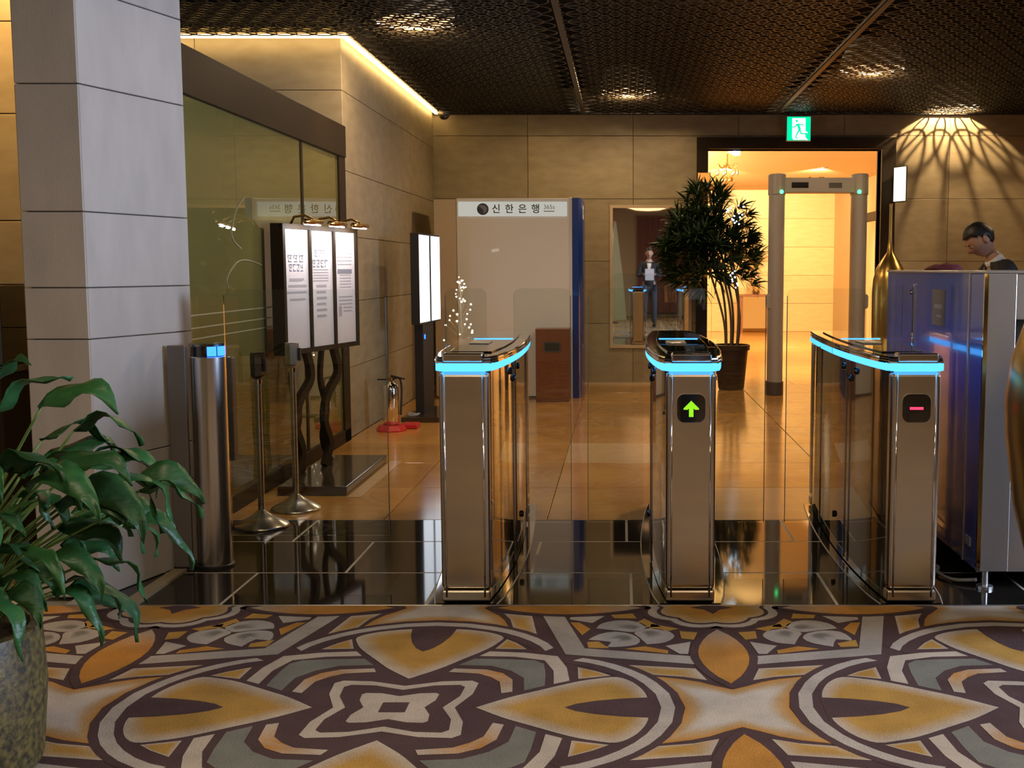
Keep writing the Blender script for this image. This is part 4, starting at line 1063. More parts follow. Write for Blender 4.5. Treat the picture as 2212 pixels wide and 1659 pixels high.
# ------------------------------------------------------------------ big potted tree
t = thing('potted_tree', 'bushy dark dragon tree in a brown pot beside the doorway', 'plant', (1.215, 13.0, 0))
MB().lathe([(0.135, 0.0), (0.145, 0.02), (0.185, 0.44), (0.205, 0.445), (0.208, 0.50), (0.190, 0.505), (0.178, 0.45)], 28).build('pot', 'pot_brown', t, auto=True)
MB().lathe([(0.178, 0.440), (0.178, 0.455), (0.09, 0.475), (0.01, 0.48)], 20).build('soil', 'soil', t)
rp = random.Random(5)
def leaf_strip(mb, base, d, up, L, w, droop, n=5, fold=0.25):
    base = Vector(base); d = Vector(d).normalized(); side = d.cross(Vector(up))
    if side.length < 1e-3: side = d.cross(Vector((1, 0, 0)))
    side.normalize(); p = base.copy(); dd = d.copy(); V = []
    for i in range(n + 1):
        q = i / n; ww = w * (math.sin(PI * min(1, 0.12 + 0.88 * q)) ** 0.75) if q < 1 else 0.0006
        nn = side.cross(dd).normalized()
        V += [p - side * ww + nn * fold * ww, p, p + side * ww + nn * fold * ww]
        p = p + dd * (L / n); dd = (dd + Vector((0, 0, -droop / n))).normalized()
    F = []
    for i in range(n):
        a = 3 * i; F += [(a, a + 1, a + 4, a + 3), (a + 1, a + 2, a + 5, a + 4)]
    mb.add(V, F)
tops = []
for k in range(6):
    a = 2 * PI * k / 6 + .3; b0 = Vector((0.07 * math.cos(a), 0.07 * math.sin(a), 0.46))
    b1 = Vector((0.11 * math.cos(a) - .03, 0.09 * math.sin(a), 0.95 + .1 * (k % 3))); b2 = Vector((0.14 * math.cos(a) - .16, 0.10 * math.sin(a), 1.45 + .12 * (k % 3)))
    st = MB().tube(cat_rom([b0, b0.lerp(b1, .5) + Vector((.02, 0, 0)), b1, b2], 4), 0.013, 8).build('stem', 'bark', t, smooth=True)
crown = Vector((-0.29, 0.0, 1.64)); cl = []
for k in range(180):
    v = Vector((rp.gauss(0, 1), rp.gauss(0, 1), rp.gauss(0, 1))).normalized() * (rp.random() ** 0.45)
    p = crown + Vector((v.x * 0.50, v.y * 0.22, v.z * 0.60))
    cl.append((p, (p - crown) * 0.8 + Vector((0, 0, 0.35))))
for q in ((0.06, 0, 2.0), (0.15, 0, 1.92), (0.20, 0, 1.62), (0.20, 0, 1.42), (0.18, 0, 1.26), (0.21, -.02, 1.16), (0.1, 0, 1.22), (0.12, 0, 1.8), (-0.42, 0, 2.16), (-0.18, 0, 2.20), (-0.6, 0, 1.45), (-0.7, 0, 1.62), (0.18, 0, 1.70), (0.22, 0.0, 1.5)):
    cl.append((Vector(q), Vector((q[0] + .2, 0, 0.25))))
for p, ax in cl:
    ax = ax.normalized(); mb = MB()
    for i in range(17):
        a = 2.4 * i; tilt = 0.35 + 1.2 * (i / 17)
        o1 = ax.orthogonal().normalized(); o2 = ax.cross(o1)
        d = ax * math.cos(tilt) + (o1 * math.cos(a) + o2 * math.sin(a)) * math.sin(tilt)
        leaf_strip(mb, p, d, ax, 0.15 + .09 * rp.random(), 0.011 + .004 * rp.random(), 0.7, 4)
    mb.build('leaf_rosette', 'leaf_dark', t)
t = thing('fairy_light_string', 'string of tiny cold white lights wound through the dragon tree', 'string lights', (0, 0, 0))
mb = MB(); wire = []
for k in range(24):
    px = 1.19 + 0.08 * rp.uniform(-1, 1) + .04 * math.sin(k); pz = 2.02 - 0.34 * (k / 24) ** 1.0 if k < 15 else 1.32 - 0.20 * ((k - 15) / 9)
    p = (px, 12.60 + .05 * rp.random(), pz); wire.append(p); mb.ball(p, 0.0065 + .005 * rp.random(), 6, 4)
tag(mb.build('bulbs', 'fairy_cool', t), kind='stuff')
MB().tube(wire, 0.0015, 4).build('wire', 'black_matte', t)

# ------------------------------------------------------------------ lit signs and fittings around the doorway
t = thing('jamb_sign', 'small glowing white sign box on the right door jamb', 'sign', (3.16, 13.40, 2.30))
MB().prism([(-0.055, 0.10), (0.03, -0.10), (0.045, -0.09), (0.045, 0.12)], -0.20, 0.20).build('box', 'black_matte', t)
MB().prism([(-0.060, 0.098), (0.026, -0.103), (0.030, -0.100), (-0.055, 0.102)], -0.19, 0.19).build('lit_face', 'sign_lit', t)
t = thing('amber_lamp', 'small amber lit panel on the left door jamb above the tree', 'lamp', (0.93, 13.50, 2.38))
MB().box(-0.075, 0.075, 0.0, 0.03, -0.06, 0.06).build('backplate', 'brass', t)
MB().box(-0.068, 0.068, -0.012, 0.0, -0.053, 0.053).build('lit_face', 'amber_glow', t)
t = thing('chandelier', 'glinting brass and crystal hanging lamp inside the doorway', 'chandelier', (1.52, 17.2, 0))
MB().tube([(0, 0, 3.0), (0, 0, 2.86)], 0.012, 8).build('rod', 'brass', t)
for k in range(7):
    a = 2 * PI * k / 7
    MB().tube(cat_rom([(0, 0, 2.86), (0.09 * math.cos(a), 0.09 * math.sin(a), 2.80), (0.15 * math.cos(a), 0.15 * math.sin(a), 2.86)], 4), 0.008, 6).build('arm', 'brass', t, smooth=True)
    MB().ball((0.15 * math.cos(a), 0.15 * math.sin(a), 2.74), (0.02, 0.02, 0.05), 8, 6).build('crystal', 'chrome', t)
    MB().ball((0.07 * math.cos(a), 0.07 * math.sin(a), 2.64), (0.018, 0.018, 0.04), 8, 6).build('crystal', 'brass', t)
t = thing('head_lamp', 'small white spotlight under the top of the doorway', 'lamp', (1.30, 13.72, 2.70))
MB().prism_xz([(-0.08, -0.005), (0.06, 0.0), (0.06, -0.045), (0.0, -0.05)], -0.03, 0.03).build('lit_face', 'lamp_white', t)
MB().box(-0.02, 0.02, -0.01, 0.01, -0.005, 0.010).build('bracket', 'grey_metal', t)

# console with palm vase at the corridor's end
t = thing('console_table', 'dark wooden console table in the lift corridor, the lit wall between its legs shown as a glow', 'table', (2.75, 24.4, 0))
MB().box(-0.36, 0.36, -0.2, 0.2, 0.76, 0.81).build('table_top', 'wood_red', t, bevel=0.006)
for sx in (-1, 1): MB().box(sx * 0.30 - 0.045, sx * 0.30 + 0.045, -0.17, 0.17, 0.0, 0.76).build('leg', 'wood_red', t)
MB().box(-0.255, 0.255, -0.02, 0.02, 0.10, 0.75).build('wall_glow', 'amber_glow', t)  # glowing board stands in for the lit wall seen between the legs
t = thing('palm_vase', 'slender palm in a glass vase on the corridor console', 'plant', (2.78, 24.4, 0.81))
MB().lathe([(0.06, 0), (0.085, 0.06), (0.10, 0.25), (0.07, 0.42), (0.055, 0.46)], 16).build('vase', 'chrome', t, smooth=True)
rv = random.Random(2)
for k in range(26):
    mb = MB(); a = 2.4 * k; e = .5 + .6 * rv.random()
    leaf_strip(mb, (0, 0, 0.45 + .3 * rv.random()), (math.cos(a) * e, math.sin(a) * e, 1.0), (0, 0, 1), 0.5 + .2 * rv.random(), 0.03, 1.4, 5)
    mb.build('leaf', 'leaf_dark', t)

# ------------------------------------------------------------------ golden vases
t = thing('bottle_vase', 'golden bottle-shaped floor vase with thin neck beyond the minus gate', 'vase', (2.165, 9.5, 0))
MB().lathe([(0.09, 0.0), (0.10, 0.03), (0.125, 0.35), (0.138, 0.85), (0.140, 1.15), (0.132, 1.26), (0.108, 1.35), (0.066, 1.42), (0.026, 1.48), (0.015, 1.58), (0.013, 1.84), (0.016, 1.86), (0.010, 1.87)], 32).build('body', 'gold', t, smooth=True)
MB().lathe([(0.10, 0.0), (0.105, 0.008), (0.10, 0.02)], 24).build('foot_ring', 'brown_metal', t)
t = thing('round_vase', 'big bulging polished gold vase at the scanner mouth, cut by the frame', 'vase', (1.745, 4.32, 0.006))
MB().lathe([(0.13, 0.0), (0.15, 0.02), (0.20, 0.20), (0.265, 0.45), (0.300, 0.72), (0.306, 0.85), (0.290, 1.00), (0.235, 1.17), (0.150, 1.28), (0.110, 1.32), (0.115, 1.34), (0.09, 1.342)], 48).build('body', 'gold', t, smooth=True)
MB().lathe([(0.13, 0.0), (0.142, 0.006), (0.135, 0.015)], 32).build('foot_ring', 'brown_metal', t)

# ------------------------------------------------------------------ baggage scanner
t = thing('baggage_scanner', 'big steel and dark blue baggage x-ray scanner beside the last gate', 'scanner', (0, 0, 0))
SX0, SX1, SY0, SY1, SZ0, SZ1 = 1.495, 2.65, 4.82, 6.62, 0.075, 1.328
MB().box(SX0 + 0.006, SX0 + 0.03, SY0 + 0.22, SY1, SZ0, SZ1).build('side_panel', 'blue_panel', t)
MB().box(SX0, SX0 + 0.03, SY0 + 0.012, SY0 + 0.21, SZ0, SZ1).build('corner_panel', 'blue_panel', t, bevel=0.004)
MB().box(SX0 - 0.004, SX0 + 0.02, SY0 + 0.205, SY0 + 0.225, SZ0, SZ1).build('seam_strip', 'steel_grey', t)
MB().box(SX0 - 0.004, SX0 + 0.012, SY0 + 0.0, SY0 + 0.012, SZ0, SZ1).build('seam_strip', 'chrome', t)
MB().box(SX0 + 0.012, SX0 + 0.13, SY0, SY0 + 0.02, SZ0, SZ1).build('front_post', 'steel_grey', t, bevel=0.003)
MB().box(SX1 - 0.12, SX1, SY0, SY0 + 0.02, SZ0, SZ1).build('front_post', 'steel_grey', t, bevel=0.003)
MB().box(SX0 + 0.13, SX1 - 0.12, SY0 + 0.005, SY0 + 0.025, SZ1 - 0.19, SZ1).build('front_header', 'steel_grey', t, bevel=0.003)
MB().box(SX0 + 0.13, SX1 - 0.12, SY0 + 0.005, SY0 + 0.025, SZ0, 0.42).build('front_apron', 'steel_grey', t)
MB().box(SX0 + 0.03, SX1, SY0 + 0.10, SY1, SZ0, SZ1 - 0.01).build('body', 'black_matte', t)
for k in range(9):
    x = SX0 + 0.14 + 0.1 * k
    MB().box(x, x + 0.094, SY0 + 0.06 + 0.006 * (k % 2), SY0 + 0.066 + 0.006 * (k % 2), 0.43, SZ1 - 0.19).build('curtain_strip', 'black_matte', t)
MB().box(SX0 - 0.002, SX1 + 0.002, SY0 - 0.002, SY1 + 0.002, SZ1, SZ1 + 0.012).build('top_cover', 'steel_grey', t, bevel=0.003)
MB().box(SX0 + 0.004, SX0 + 0.007, SY0 + 0.62, SY0 + 0.84, 1.08, 1.25).build('notice_plate', 'grey_metal', t)
MB().box(SX0 + 0.003, SX0 + 0.0045, SY0 + 0.66, SY0 + 0.80, 1.16, 1.18).box(SX0 + 0.003, SX0 + 0.0045, SY0 + 0.66, SY0 + 0.76, 1.12, 1.13).build('notice_print', 'ink_pale', t)
for x, y in ((SX0 + 0.04, SY0 + 0.02), (SX1 - 0.06, SY0 + 0.06), (SX0 + 0.05, SY1 - 0.1), (SX1 - 0.06, SY1 - 0.1)):
    MB().lathe([(0.035, 0.0), (0.035, 0.012), (0.014, 0.016), (0.014, SZ0)], 14).xf(Matrix.Translation((x, y, 0))).build('foot', 'steel_grey', t)
MB().box(SX0 - 0.004, SX0 - 0.001, SY0 + 0.10, SY0 + 0.17, 0.16, 0.20).build('paper_tag', 'white_plastic', t)
MB().ball((SX0 + 0.115, SY0 - 0.002, 0.78), 0.005, 8, 6).build('red_light', 'led_red', t)
# things lying on the scanner
for x, y, sx, sy, sz, lab in ((1.72, 6.25, .10, .08, .035, 'dark red cloth bundle on the scanner behind its left corner'), (2.30, 6.0, .13, .08, .032, 'dark red cloth bundle on the scanner beside the leaning man')):
    t = thing('cloth_bundle', lab, 'cloth', (x, y, SZ1 + 0.012))
    mb = MB().ball((0, 0, 0), (sx, sy, sz), 20, 10); rr = random.Random(int(x * 100))
    mb.v = [(vx * (1 + .12 * math.sin(5 * vx / sx + vy * 20)), vy * (1 + .1 * math.sin(7 * vx / sx)), max(0.0, vz * (1 + .15 * math.sin(9 * vx / sx + 1)))) for vx, vy, vz in mb.v]
    mb.build('folded_cloth', 'red_cloth', t, smooth=True)
    MB().tube(cat_rom([(-sx * .8, -sy * .3, 0.012), (-sx * .2, -sy * .6, sz * .7), (sx * .5, -sy * .4, sz * .75), (sx * .85, -sy * .1, 0.012)], 4), 0.006, 6).build('hem', 'red_cloth', t, smooth=True)
# cables under the scanner
for lab, nm, m, pts, r in (('pale cable looping on the black floor under the scanner', 'cable', 'cable_grey', [(1.43, 5.30, 0.012), (1.385, 5.26, 0.012), (1.42, 5.15, 0.012), (1.39, 5.05, 0.012), (1.43, 4.93, 0.012), (1.52, 4.90, 0.02)], 0.008),
                           ('thin pale cable lying straight beside the scanner feet', 'cable', 'cable_grey', [(1.40, 5.9, 0.008), (1.385, 5.7, 0.008), (1.39, 5.62, 0.008), (1.395, 5.5, 0.008)], 0.005)):
    t = thing(nm, lab, 'cable', (0, 0, 0))
    MB().tube(cat_rom(pts, 5), r, 8).build('cord', m, t, smooth=True)
    MB().tube([pts[0], (pts[0][0], pts[0][1] + .03, pts[0][2])], r * 1.8, 8).build('plug', 'black_matte', t)
t = thing('power_adapter', 'small yellow plug block on the floor between gate and scanner', 'plug', (1.43, 5.42, 0))
MB().box(-0.02, 0.02, -0.03, 0.03, 0, 0.035).build('block', 'yellow_plastic', t, bevel=0.005)
MB().box(-0.012, 0.012, -0.036, -0.03, 0.008, 0.027).build('socket', 'black_matte', t)

# ------------------------------------------------------------------ people
def skin_obj(name, joints, edges, m, parent, root=0, sub=2):
    me = bpy.data.meshes.new(name); me.from_pydata([j[0] for j in joints], edges, []); me.update()
    o = bpy.data.objects.new(name, me); COL.objects.link(o)
    md = o.modifiers.new('skin', 'SKIN'); md.use_smooth_shade = True
    for i, j in enumerate(joints):
        r = j[1]; me.skin_vertices[0].data[i].radius = r if isinstance(r, tuple) else (r, r)
    me.skin_vertices[0].data[root].use_root = True
    s = o.modifiers.new('sub', 'SUBSURF'); s.levels = sub; s.render_levels = sub
    dg = bpy.context.evaluated_depsgraph_get()
    nm = bpy.data.meshes.new_from_object(o.evaluated_get(dg))
    bpy.data.objects.remove(o)
    nm.materials.clear(); nm.materials.append(MATS[m]); nm.polygons.foreach_set('use_smooth', [True] * len(nm.polygons))
    return put(name, nm, parent)
def head_mesh(M):
    """head about 0.23 m high, face towards -y, centred on the skull"""
    mb = MB(); n, m = 36, 26; V = []; F = []
    g = lambda x, s: math.exp(-(x / s) ** 2)
    for j in range(m + 1):
        t = -PI / 2 + PI * j / m
        for k in range(n):
            a = 2 * PI * k / n
            x, y, z = math.cos(t) * math.cos(a), math.cos(t) * math.sin(a), math.sin(t)
            X, Y, Z = x * 0.077, y * 0.097, z * 0.116
            if Z < 0:
                q = -Z / 0.116; X *= 1 - 0.30 * q; 
                if Y > 0: Y *= 1 - 0.50 * q
                else: Y *= 1 - 0.10 * q
            if Y < 0:
                fx = g(X, 0.013)
                Y -= 0.024 * fx * g(Z + 0.018, 0.016) + 0.011 * fx * g(Z - 0.004, 0.018)
                Y += 0.010 * (g(X - 0.031, 0.014) + g(X + 0.031, 0.014)) * g(Z - 0.008, 0.013)
                Y -= 0.006 * g(X, 0.022) * (g(Z + 0.052, 0.007) + g(Z + 0.067, 0.007)) - 0.004 * g(X, 0.022) * g(Z + 0.0595, 0.003)
                Y -= 0.008 * g(X, 0.02) * g(Z + 0.095, 0.014)
            V.append((X, Y, Z))
    for j in range(m):
        for k in range(n): F.append((j * n + k, j * n + (k + 1) % n, (j + 1) * n + (k + 1) % n, (j + 1) * n + k))
    mb.add(V, F)
    for sx in (-1, 1): mb.ball((sx * 0.079, 0.012, -0.006), (0.010, 0.020, 0.032), 10, 8)
    return mb.xf(M)
def hand(joints, edges, wrist_i, w, d, side, curl, palm_n):
    """palm and five fingers grown from the wrist joint: d = pointing direction, side = towards the thumb, palm_n = out of the palm"""
    d, side, palm_n = Vector(d).normalized(), Vector(side).normalized(), Vector(palm_n).normalized()
    w = Vector(w); p = w + d * 0.05
    joints.append((tuple(p), (0.026, 0.016))); pi_ = len(joints) - 1; edges.append((wrist_i, pi_))
    for k, (off, L) in enumerate(((0.030, .075), (0.010, .085), (-0.010, .078), (-0.029, .062))):
        a = p + side * off * .7 + d * .012; prev = pi_
        joints.append((tuple(p + side * off + d * 0.035), 0.0095)); edges.append((prev, len(joints) - 1)); prev = len(joints) - 1
        q = Vector(joints[prev][0]); dd = d.copy()
        for s_ in range(3):
            dd = (dd + palm_n * curl).normalized(); q = q + dd * L / 3
            joints.append((tuple(q), 0.0082 - .0008 * s_)); edges.append((prev, len(joints) - 1)); prev = len(joints) - 1
    q = w + d * .02 + side * .028; joints.append((tuple(q), 0.011)); edges.append((wrist_i, len(joints) - 1)); prev = len(joints) - 1
    dd = (d * .6 + side * .8).normalized()
    for s_ in range(2):
        q = q + dd * .032; dd = (dd + d * .4 + palm_n * curl).normalized()
        joints.append((tuple(q), 0.0095)); edges.append((prev, len(joints) - 1)); prev = len(joints) - 1
def person(label, loc, rz, lean=0.0, headtilt=0.0, armL=None, armR=None, trousers='suit', jacket='suit', scale=1.0):
    t = thing('person', label, 'person', loc, rz); t.scale = (scale,) * 3
    piv = Vector((0, 0.02, 0.92)); R = Matrix.Rotation(lean, 4, 'X')
    U = lambda p: piv + R @ (Vector(p) - piv)     # upper body leans forward (-y)
    pel = Vector((0, 0.02, 0.92)); waist = U((0, 0.0, 1.07)); chest = U((0, 0.0, 1.26)); nb = U((0, 0.012, 1.415)); nt_ = U((0, -0.010, 1.50))
    sh = {s: U((s * 0.165, 0.005, 1.365)) for s in (-1, 1)}
    J = [(tuple(pel), (0.12, 0.10)), (tuple(waist), (0.115, 0.085)), (tuple(chest), (0.13, 0.095)), (tuple(nb), 0.058), (tuple(nt_), 0.054)]
    E_ = [(0, 1), (1, 2), (2, 3), (3, 4)]
    JK = [(tuple(pel + Vector((0, 0, -.10))), (0.150, 0.115)), (tuple(pel), (0.145, 0.115)), (tuple(waist), (0.135, 0.105)), (tuple(chest), (0.155, 0.115)), (tuple(U((0, 0.012, 1.385))), (0.085, 0.065))]
    EK = [(0, 1), (1, 2), (2, 3), (3, 4)]
    arms = {1: armL, -1: armR}
    for s in (-1, 1):
        el, wr = arms[s]
        el, wr = Vector(el), Vector(wr)
        b = len(J); J.append((tuple(sh[s]), 0.058)); E_.append((2, b)); J.append((tuple(el), 0.040)); E_.append((b, b + 1)); J.append((tuple(wr), 0.026)); E_.append((b + 1, b + 2))
        f = (wr - el).normalized()
        hand(J, E_, b + 2, wr, f, Vector((-s, 0, 0)) - f * Vector((-s, 0, 0)).dot(f), 0.32, Vector((0, 0, -1)) if abs(f.z) < .7 else Vector((-s * .6, -.6, 0)))
        k = len(JK); JK.append((tuple(sh[s]), 0.074)); EK.append((3, k)); JK.append((tuple(el), 0.056)); EK.append((k, k + 1)); JK.append((tuple(wr - f * .02), 0.043)); EK.append((k + 1, k + 2))
        hp = Vector((s * 0.09, 0.02, 0.86)); kn = Vector((s * 0.105, -0.005, 0.48)); an = Vector((s * 0.11, 0.035, 0.09))
        b = len(J)
        for q, r in ((hp, 0.088), (kn, 0.055), (an, 0.038)): J.append((tuple(q), r))
        E_ += [(0, b), (b, b + 1), (b + 1, b + 2)]
    body = skin_obj('body', J, E_, 'skin', t)
    hc = U((0, -0.030, 1.585)); HM = Matrix.Translation(hc) @ R @ Matrix.Rotation(headtilt, 4, 'X')
    # the head joins the body mesh, so that the figure is one piece
    hm = head_mesh(HM); bmx = bmesh.new(); bmx.from_mesh(body.data); tmp = hm.mesh('head', 'skin', True); bmx.from_mesh(tmp); bmx.to_mesh(body.data); bmx.free(); bpy.data.meshes.remove(tmp)
    body.data.polygons.foreach_set('use_smooth', [True] * len(body.data.polygons))
    for s in (-1, 1):
        MB().ball((s * 0.031, -0.080, 0.007), (0.011, 0.007, 0.006), 10, 6).xf(HM).build('eye', 'shirt', t, smooth=True)
        MB().ball((s * 0.031, -0.0855, 0.007), (0.0065, 0.003, 0.006), 8, 6).xf(HM).build('pupil', 'hair', t)
        MB().tube([(s * 0.045, -0.087, 0.026), (s * 0.031, -0.094, 0.029), (s * 0.017, -0.094, 0.026)], 0.0032, 5).xf(HM).build('eyebrow', 'hair', t)
    hb = head_mesh(Matrix()); keep = {}
    hv = [Vector(v) for v in hb.v[:36 * 27]]
    def in_hair(v): return v.z > 0.056 or (v.y > -0.045 and v.z > 0.030) or (v.y > -0.01 and v.z > 0.004) or (v.y > 0.025 and v.z > -0.065)
    V = []; F = []
    for i, v in enumerate(hv):
        k = 1.10 if v.z < 0.06 else 1.13
        V.append(HM @ Vector((v.x * k, v.y * k, v.z * (k if v.z > 0 else 1.0))))
    for f in hb.f[:36 * 26]:
        if all(in_hair(hv[i]) for i in f): F.append(f)
    mbh = MB(); mbh.v = [tuple(v) for v in V]; mbh.f = F
    ho = mbh.build('hair', 'hair', t, smooth=True); sd = ho.modifiers.new('thick', 'SOLIDIFY'); sd.thickness = 0.012; sd.offset = -1
    skin_obj('jacket', JK, EK, jacket, t, 1)
    JT = [((0, 0.02, 0.90), (0.130, 0.105))]; ET = []
    for s in (-1, 1):
        b = len(JT)
        for q, r in (((s * 0.09, 0.02, 0.84), 0.102), ((s * 0.105, -0.005, 0.48), 0.075), ((s * 0.11, 0.035, 0.08), 0.060)): JT.append((q, r))
        ET += [(0, b), (b, b + 1), (b + 1, b + 2)]
        MB().ball((s * 0.112, -0.035, 0.045), (0.048, 0.135, 0.048), 16, 10).build('shoe', 'shoe', t, smooth=True)
    skin_obj('trousers', JT, ET, trousers, t)
    # white collar and shirt front
    MC = Matrix.Translation(U((0, 0.006, 1.405))) @ R
    MB().lathe([(0.064, 0.0), (0.065, 0.015), (0.060, 0.042), (0.055, 0.040)], 20).xf(MC @ Matrix.Rotation(0.25, 4, 'X')).build('collar', 'shirt', t, smooth=True)
    mbs = MB(); mbs.add([U((-.045, -.088, 1.37)), U((.045, -.088, 1.37)), U((.035, -.118, 1.30)), U((0, -.120, 1.16)), U((-.035, -.118, 1.30)), U((0, -.115, 1.33))], [(0, 5, 4), (5, 1, 2), (5, 2, 3, 4), (0, 1, 5)])
    sf = mbs.build('shirt_front', 'shirt', t); sd = sf.modifiers.new('thick', 'SOLIDIFY'); sd.thickness = 0.012
    mbt = MB(); mbt.add([U((-.012, -.097, 1.375)), U((.012, -.097, 1.375)), U((.018, -.130, 1.24)), U((0, -.132, 1.17)), U((-.018, -.130, 1.24))], [(0, 4, 3, 2, 1)])
    sf = mbt.build('tie', 'hair', t); sd = sf.modifiers.new('thick', 'SOLIDIFY'); sd.thickness = 0.008
    return t
pp = person('man in a dark suit leaning forward behind the scanner, head bowed to the side', (2.74, 8.0, 0.004), -PI / 2, 0.42, 0.30,
            armL=((0.21, -0.33, 1.08), (0.12, -0.56, 1.02)), armR=((-0.21, -0.33, 1.08), (-0.12, -0.56, 1.02)), scale=1.02)
pq = person('man in dark jacket and grey trousers seen only in the wall mirror', (0.60, 0.55, 0.014), PI, 0.02, 0.10,
            armL=((0.24, -0.06, 1.10), (0.10, -0.29, 1.14)), armR=((-0.24, -0.06, 1.10), (-0.10, -0.29, 1.14)), trousers='denim', scale=1.055)
t = thing('paper_sheet', 'bright white sheet held by the man in the mirror', 'paper', (0.60, 0.55 + 0.47, 1.20))
MB().box(-0.10, 0.10, -0.004, 0.004, -0.12, 0.14).xf(Matrix.Rotation(-0.25, 4, 'X')).build('sheet', 'paper', t)
MB().box(-0.08, 0.08, -0.0055, -0.004, 0.05, 0.10).xf(Matrix.Rotation(-0.25, 4, 'X')).build('print', 'ink_pale', t)
# counter the leaning man works at
t = thing('guard_counter', 'dark low counter behind the baggage scanner in front of the leaning man', 'counter', (2.27, 8.0, 0))
MB().box(-0.24, 0.14, -0.6, 0.6, 0.90, 0.94).build('top', 'brown_metal', t, bevel=0.005)
MB().box(-0.21, 0.10, -0.57, 0.57, 0.0, 0.90).build('body', 'wood_red', t)

# ------------------------------------------------------------------ plant and monitor at the left edge
t = thing('peace_lily', 'leafy green peace lily in a speckled stone pot at the left edge', 'plant', (-1.825, 3.02, 0.006))
MB().lathe([(0.235, 0.0), (0.245, 0.02), (0.262, 0.22), (0.255, 0.365), (0.250, 0.385), (0.225, 0.387), (0.215, 0.34)], 40).build('pot', 'pot_granite', t, auto=True)
MB().lathe([(0.222, 0.33), (0.222, 0.345), (0.1, 0.36), (0.01, 0.365)], 24).build('soil', 'soil', t)
rl = random.Random(21)
def lily_leaf(base, tip_dir, rise, reach, L, w, droop, az_w=0.0):
    """stalk from the soil up to a blade that arches over and hangs"""
    b = Vector(base); h = Vector((tip_dir[0], tip_dir[1], 0)).normalized()
    p1 = b + Vector((0, 0, rise * .55)) + h * reach * .30; p2 = b + Vector((0, 0, rise)) + h * reach
    sp = cat_rom([b, p1, p2], 6)
    so = MB().tube(sp, [0.006 - .003 * i / len(sp) for i in range(len(sp))], 6).build('stalk', 'stalk', t, smooth=True)
    d = (p2 - p1).normalized(); d = (d + h * .5).normalized()
    side = Vector((-h.y, h.x, 0)); sg = 1 if side.y >= 0 else -1
    side = (side + Vector((0, 0, sg * az_w))).normalized()
    side = (side - d * side.dot(d)).normalized()
    n = 11; p = p2.copy(); V = []; F = []
    for i in range(n + 1):
        q = i / n
        ww = .80 * w * (math.sin(PI * q ** 0.62) ** 1.05) * (1 if q < .98 else 0.05) + 0.0008
        side = (side - d * side.dot(d)).normalized(); nn = side.cross(d).normalized()
        wav = 0.014 * math.sin(q * 11 + w * 900)
        for s_, dz in ((-1, .30), (-.55, .12), (0, 0), (.55, .12), (1, .30)):
            V.append(p + side * ww * s_ + nn * (ww * dz + (wav * abs(s_)) - .004 * (abs(s_) == 1)))
        p = p + d * (L * 1.12 / n); d = (d + Vector((0, 0, -droop * 1.25 / n * (0.4 + 1.6 * q))) + h * .0).normalized()
    for i in range(n):
        for k in range(4): a = 5 * i + k; F.append((a, a + 1, a + 6, a + 5))
    mb = MB(); mb.add(V, F); o = mb.build('leaf', 'leaf_lily', t, smooth=True)
    s = o.modifiers.new('thick', 'SOLIDIFY'); s.thickness = 0.0012
spec = [((1, -.25), .60, .20, .26, .060, 1.5, .75), ((1, .2), .50, .24, .24, .055, 1.8, .7), ((1, -.2), .46, .30, .24, .055, 1.9, .8), ((1, .0), .42, .34, .24, .055, 2.0, .9), ((1, -.35), .38, .30, .25, .055, 2.1, .8),
        ((1, .1), .34, .36, .23, .050, 2.4, .9), ((1, -.1), .30, .37, .22, .048, 2.5, .8), ((1, .25), .26, .36, .22, .045, 2.6, .9), ((1, -.3), .24, .30, .22, .046, 2.5, .8), ((1, 0), .18, .30, .20, .044, 2.6, .8),
        ((.8, .8), .48, .20, .24, .052, 1.7, .6), ((.7, -.8), .52, .14, .26, .060, 1.5, .6), ((.5, -.9), .44, .16, .26, .058, 1.7, .5), ((.8, -.6), .34, .22, .25, .055, 2.0, .7), ((.7, -.7), .26, .22, .24, .050, 2.2, .6),
        ((.3, -1), .38, .16, .27, .060, 1.6, .4), ((.2, -1), .30, .18, .26, .055, 1.9, .4), ((0, -1), .44, .14, .27, .058, 1.5, .3), ((-.2, -1), .36, .16, .26, .058, 1.7, .3), ((.4, -.9), .20, .18, .22, .046, 2.2, .5),
        ((.9, .5), .38, .28, .23, .050, 2.0, .8), ((.9, .4), .30, .30, .22, .047, 2.2, .8), ((.8, .6), .22, .28, .20, .044, 2.4, .8), ((.5, .9), .42, .18, .23, .050, 1.8, .6), ((.9, -.45), .42, .26, .25, .056, 1.9, .8),
        ((.6, -.4), .58, .10, .26, .060, 1.2, .6), ((.4, .2), .58, .08, .24, .056, 1.2, .6), ((-.1, -.3), .60, .06, .25, .058, 1.1, .3), ((-.6, -.6), .46, .14, .25, .056, 1.6, .3), ((-1, 0), .42, .18, .25, .052, 1.8, .3),
        ((-.6, .8), .44, .16, .24, .052, 1.8, .3), ((1, .05), .12, .30, .17, .040, 2.8, .8), ((.9, -.5), .16, .24, .19, .042, 2.6, .7), ((.95, .1), .38, .40, .22, .046, 2.4, .9), ((1, -.15), .35, .24, .24, .055, 2.2, .9),
        ((1, .1), .44, .22, .24, .056, 2.0, .9), ((1, -.05), .27, .26, .23, .050, 2.3, .9), ((.85, -.3), .48, .18, .25, .058, 1.7, .8)]
for k in range(26):
    a = rl.uniform(-1.5, 0.5)
    spec.append(((math.cos(a), math.sin(a)), rl.uniform(.10, .50), rl.uniform(.08, .34), rl.uniform(.15, .25), rl.uniform(.030, .052), rl.uniform(1.8, 3.0), rl.uniform(.2, 1.0)))
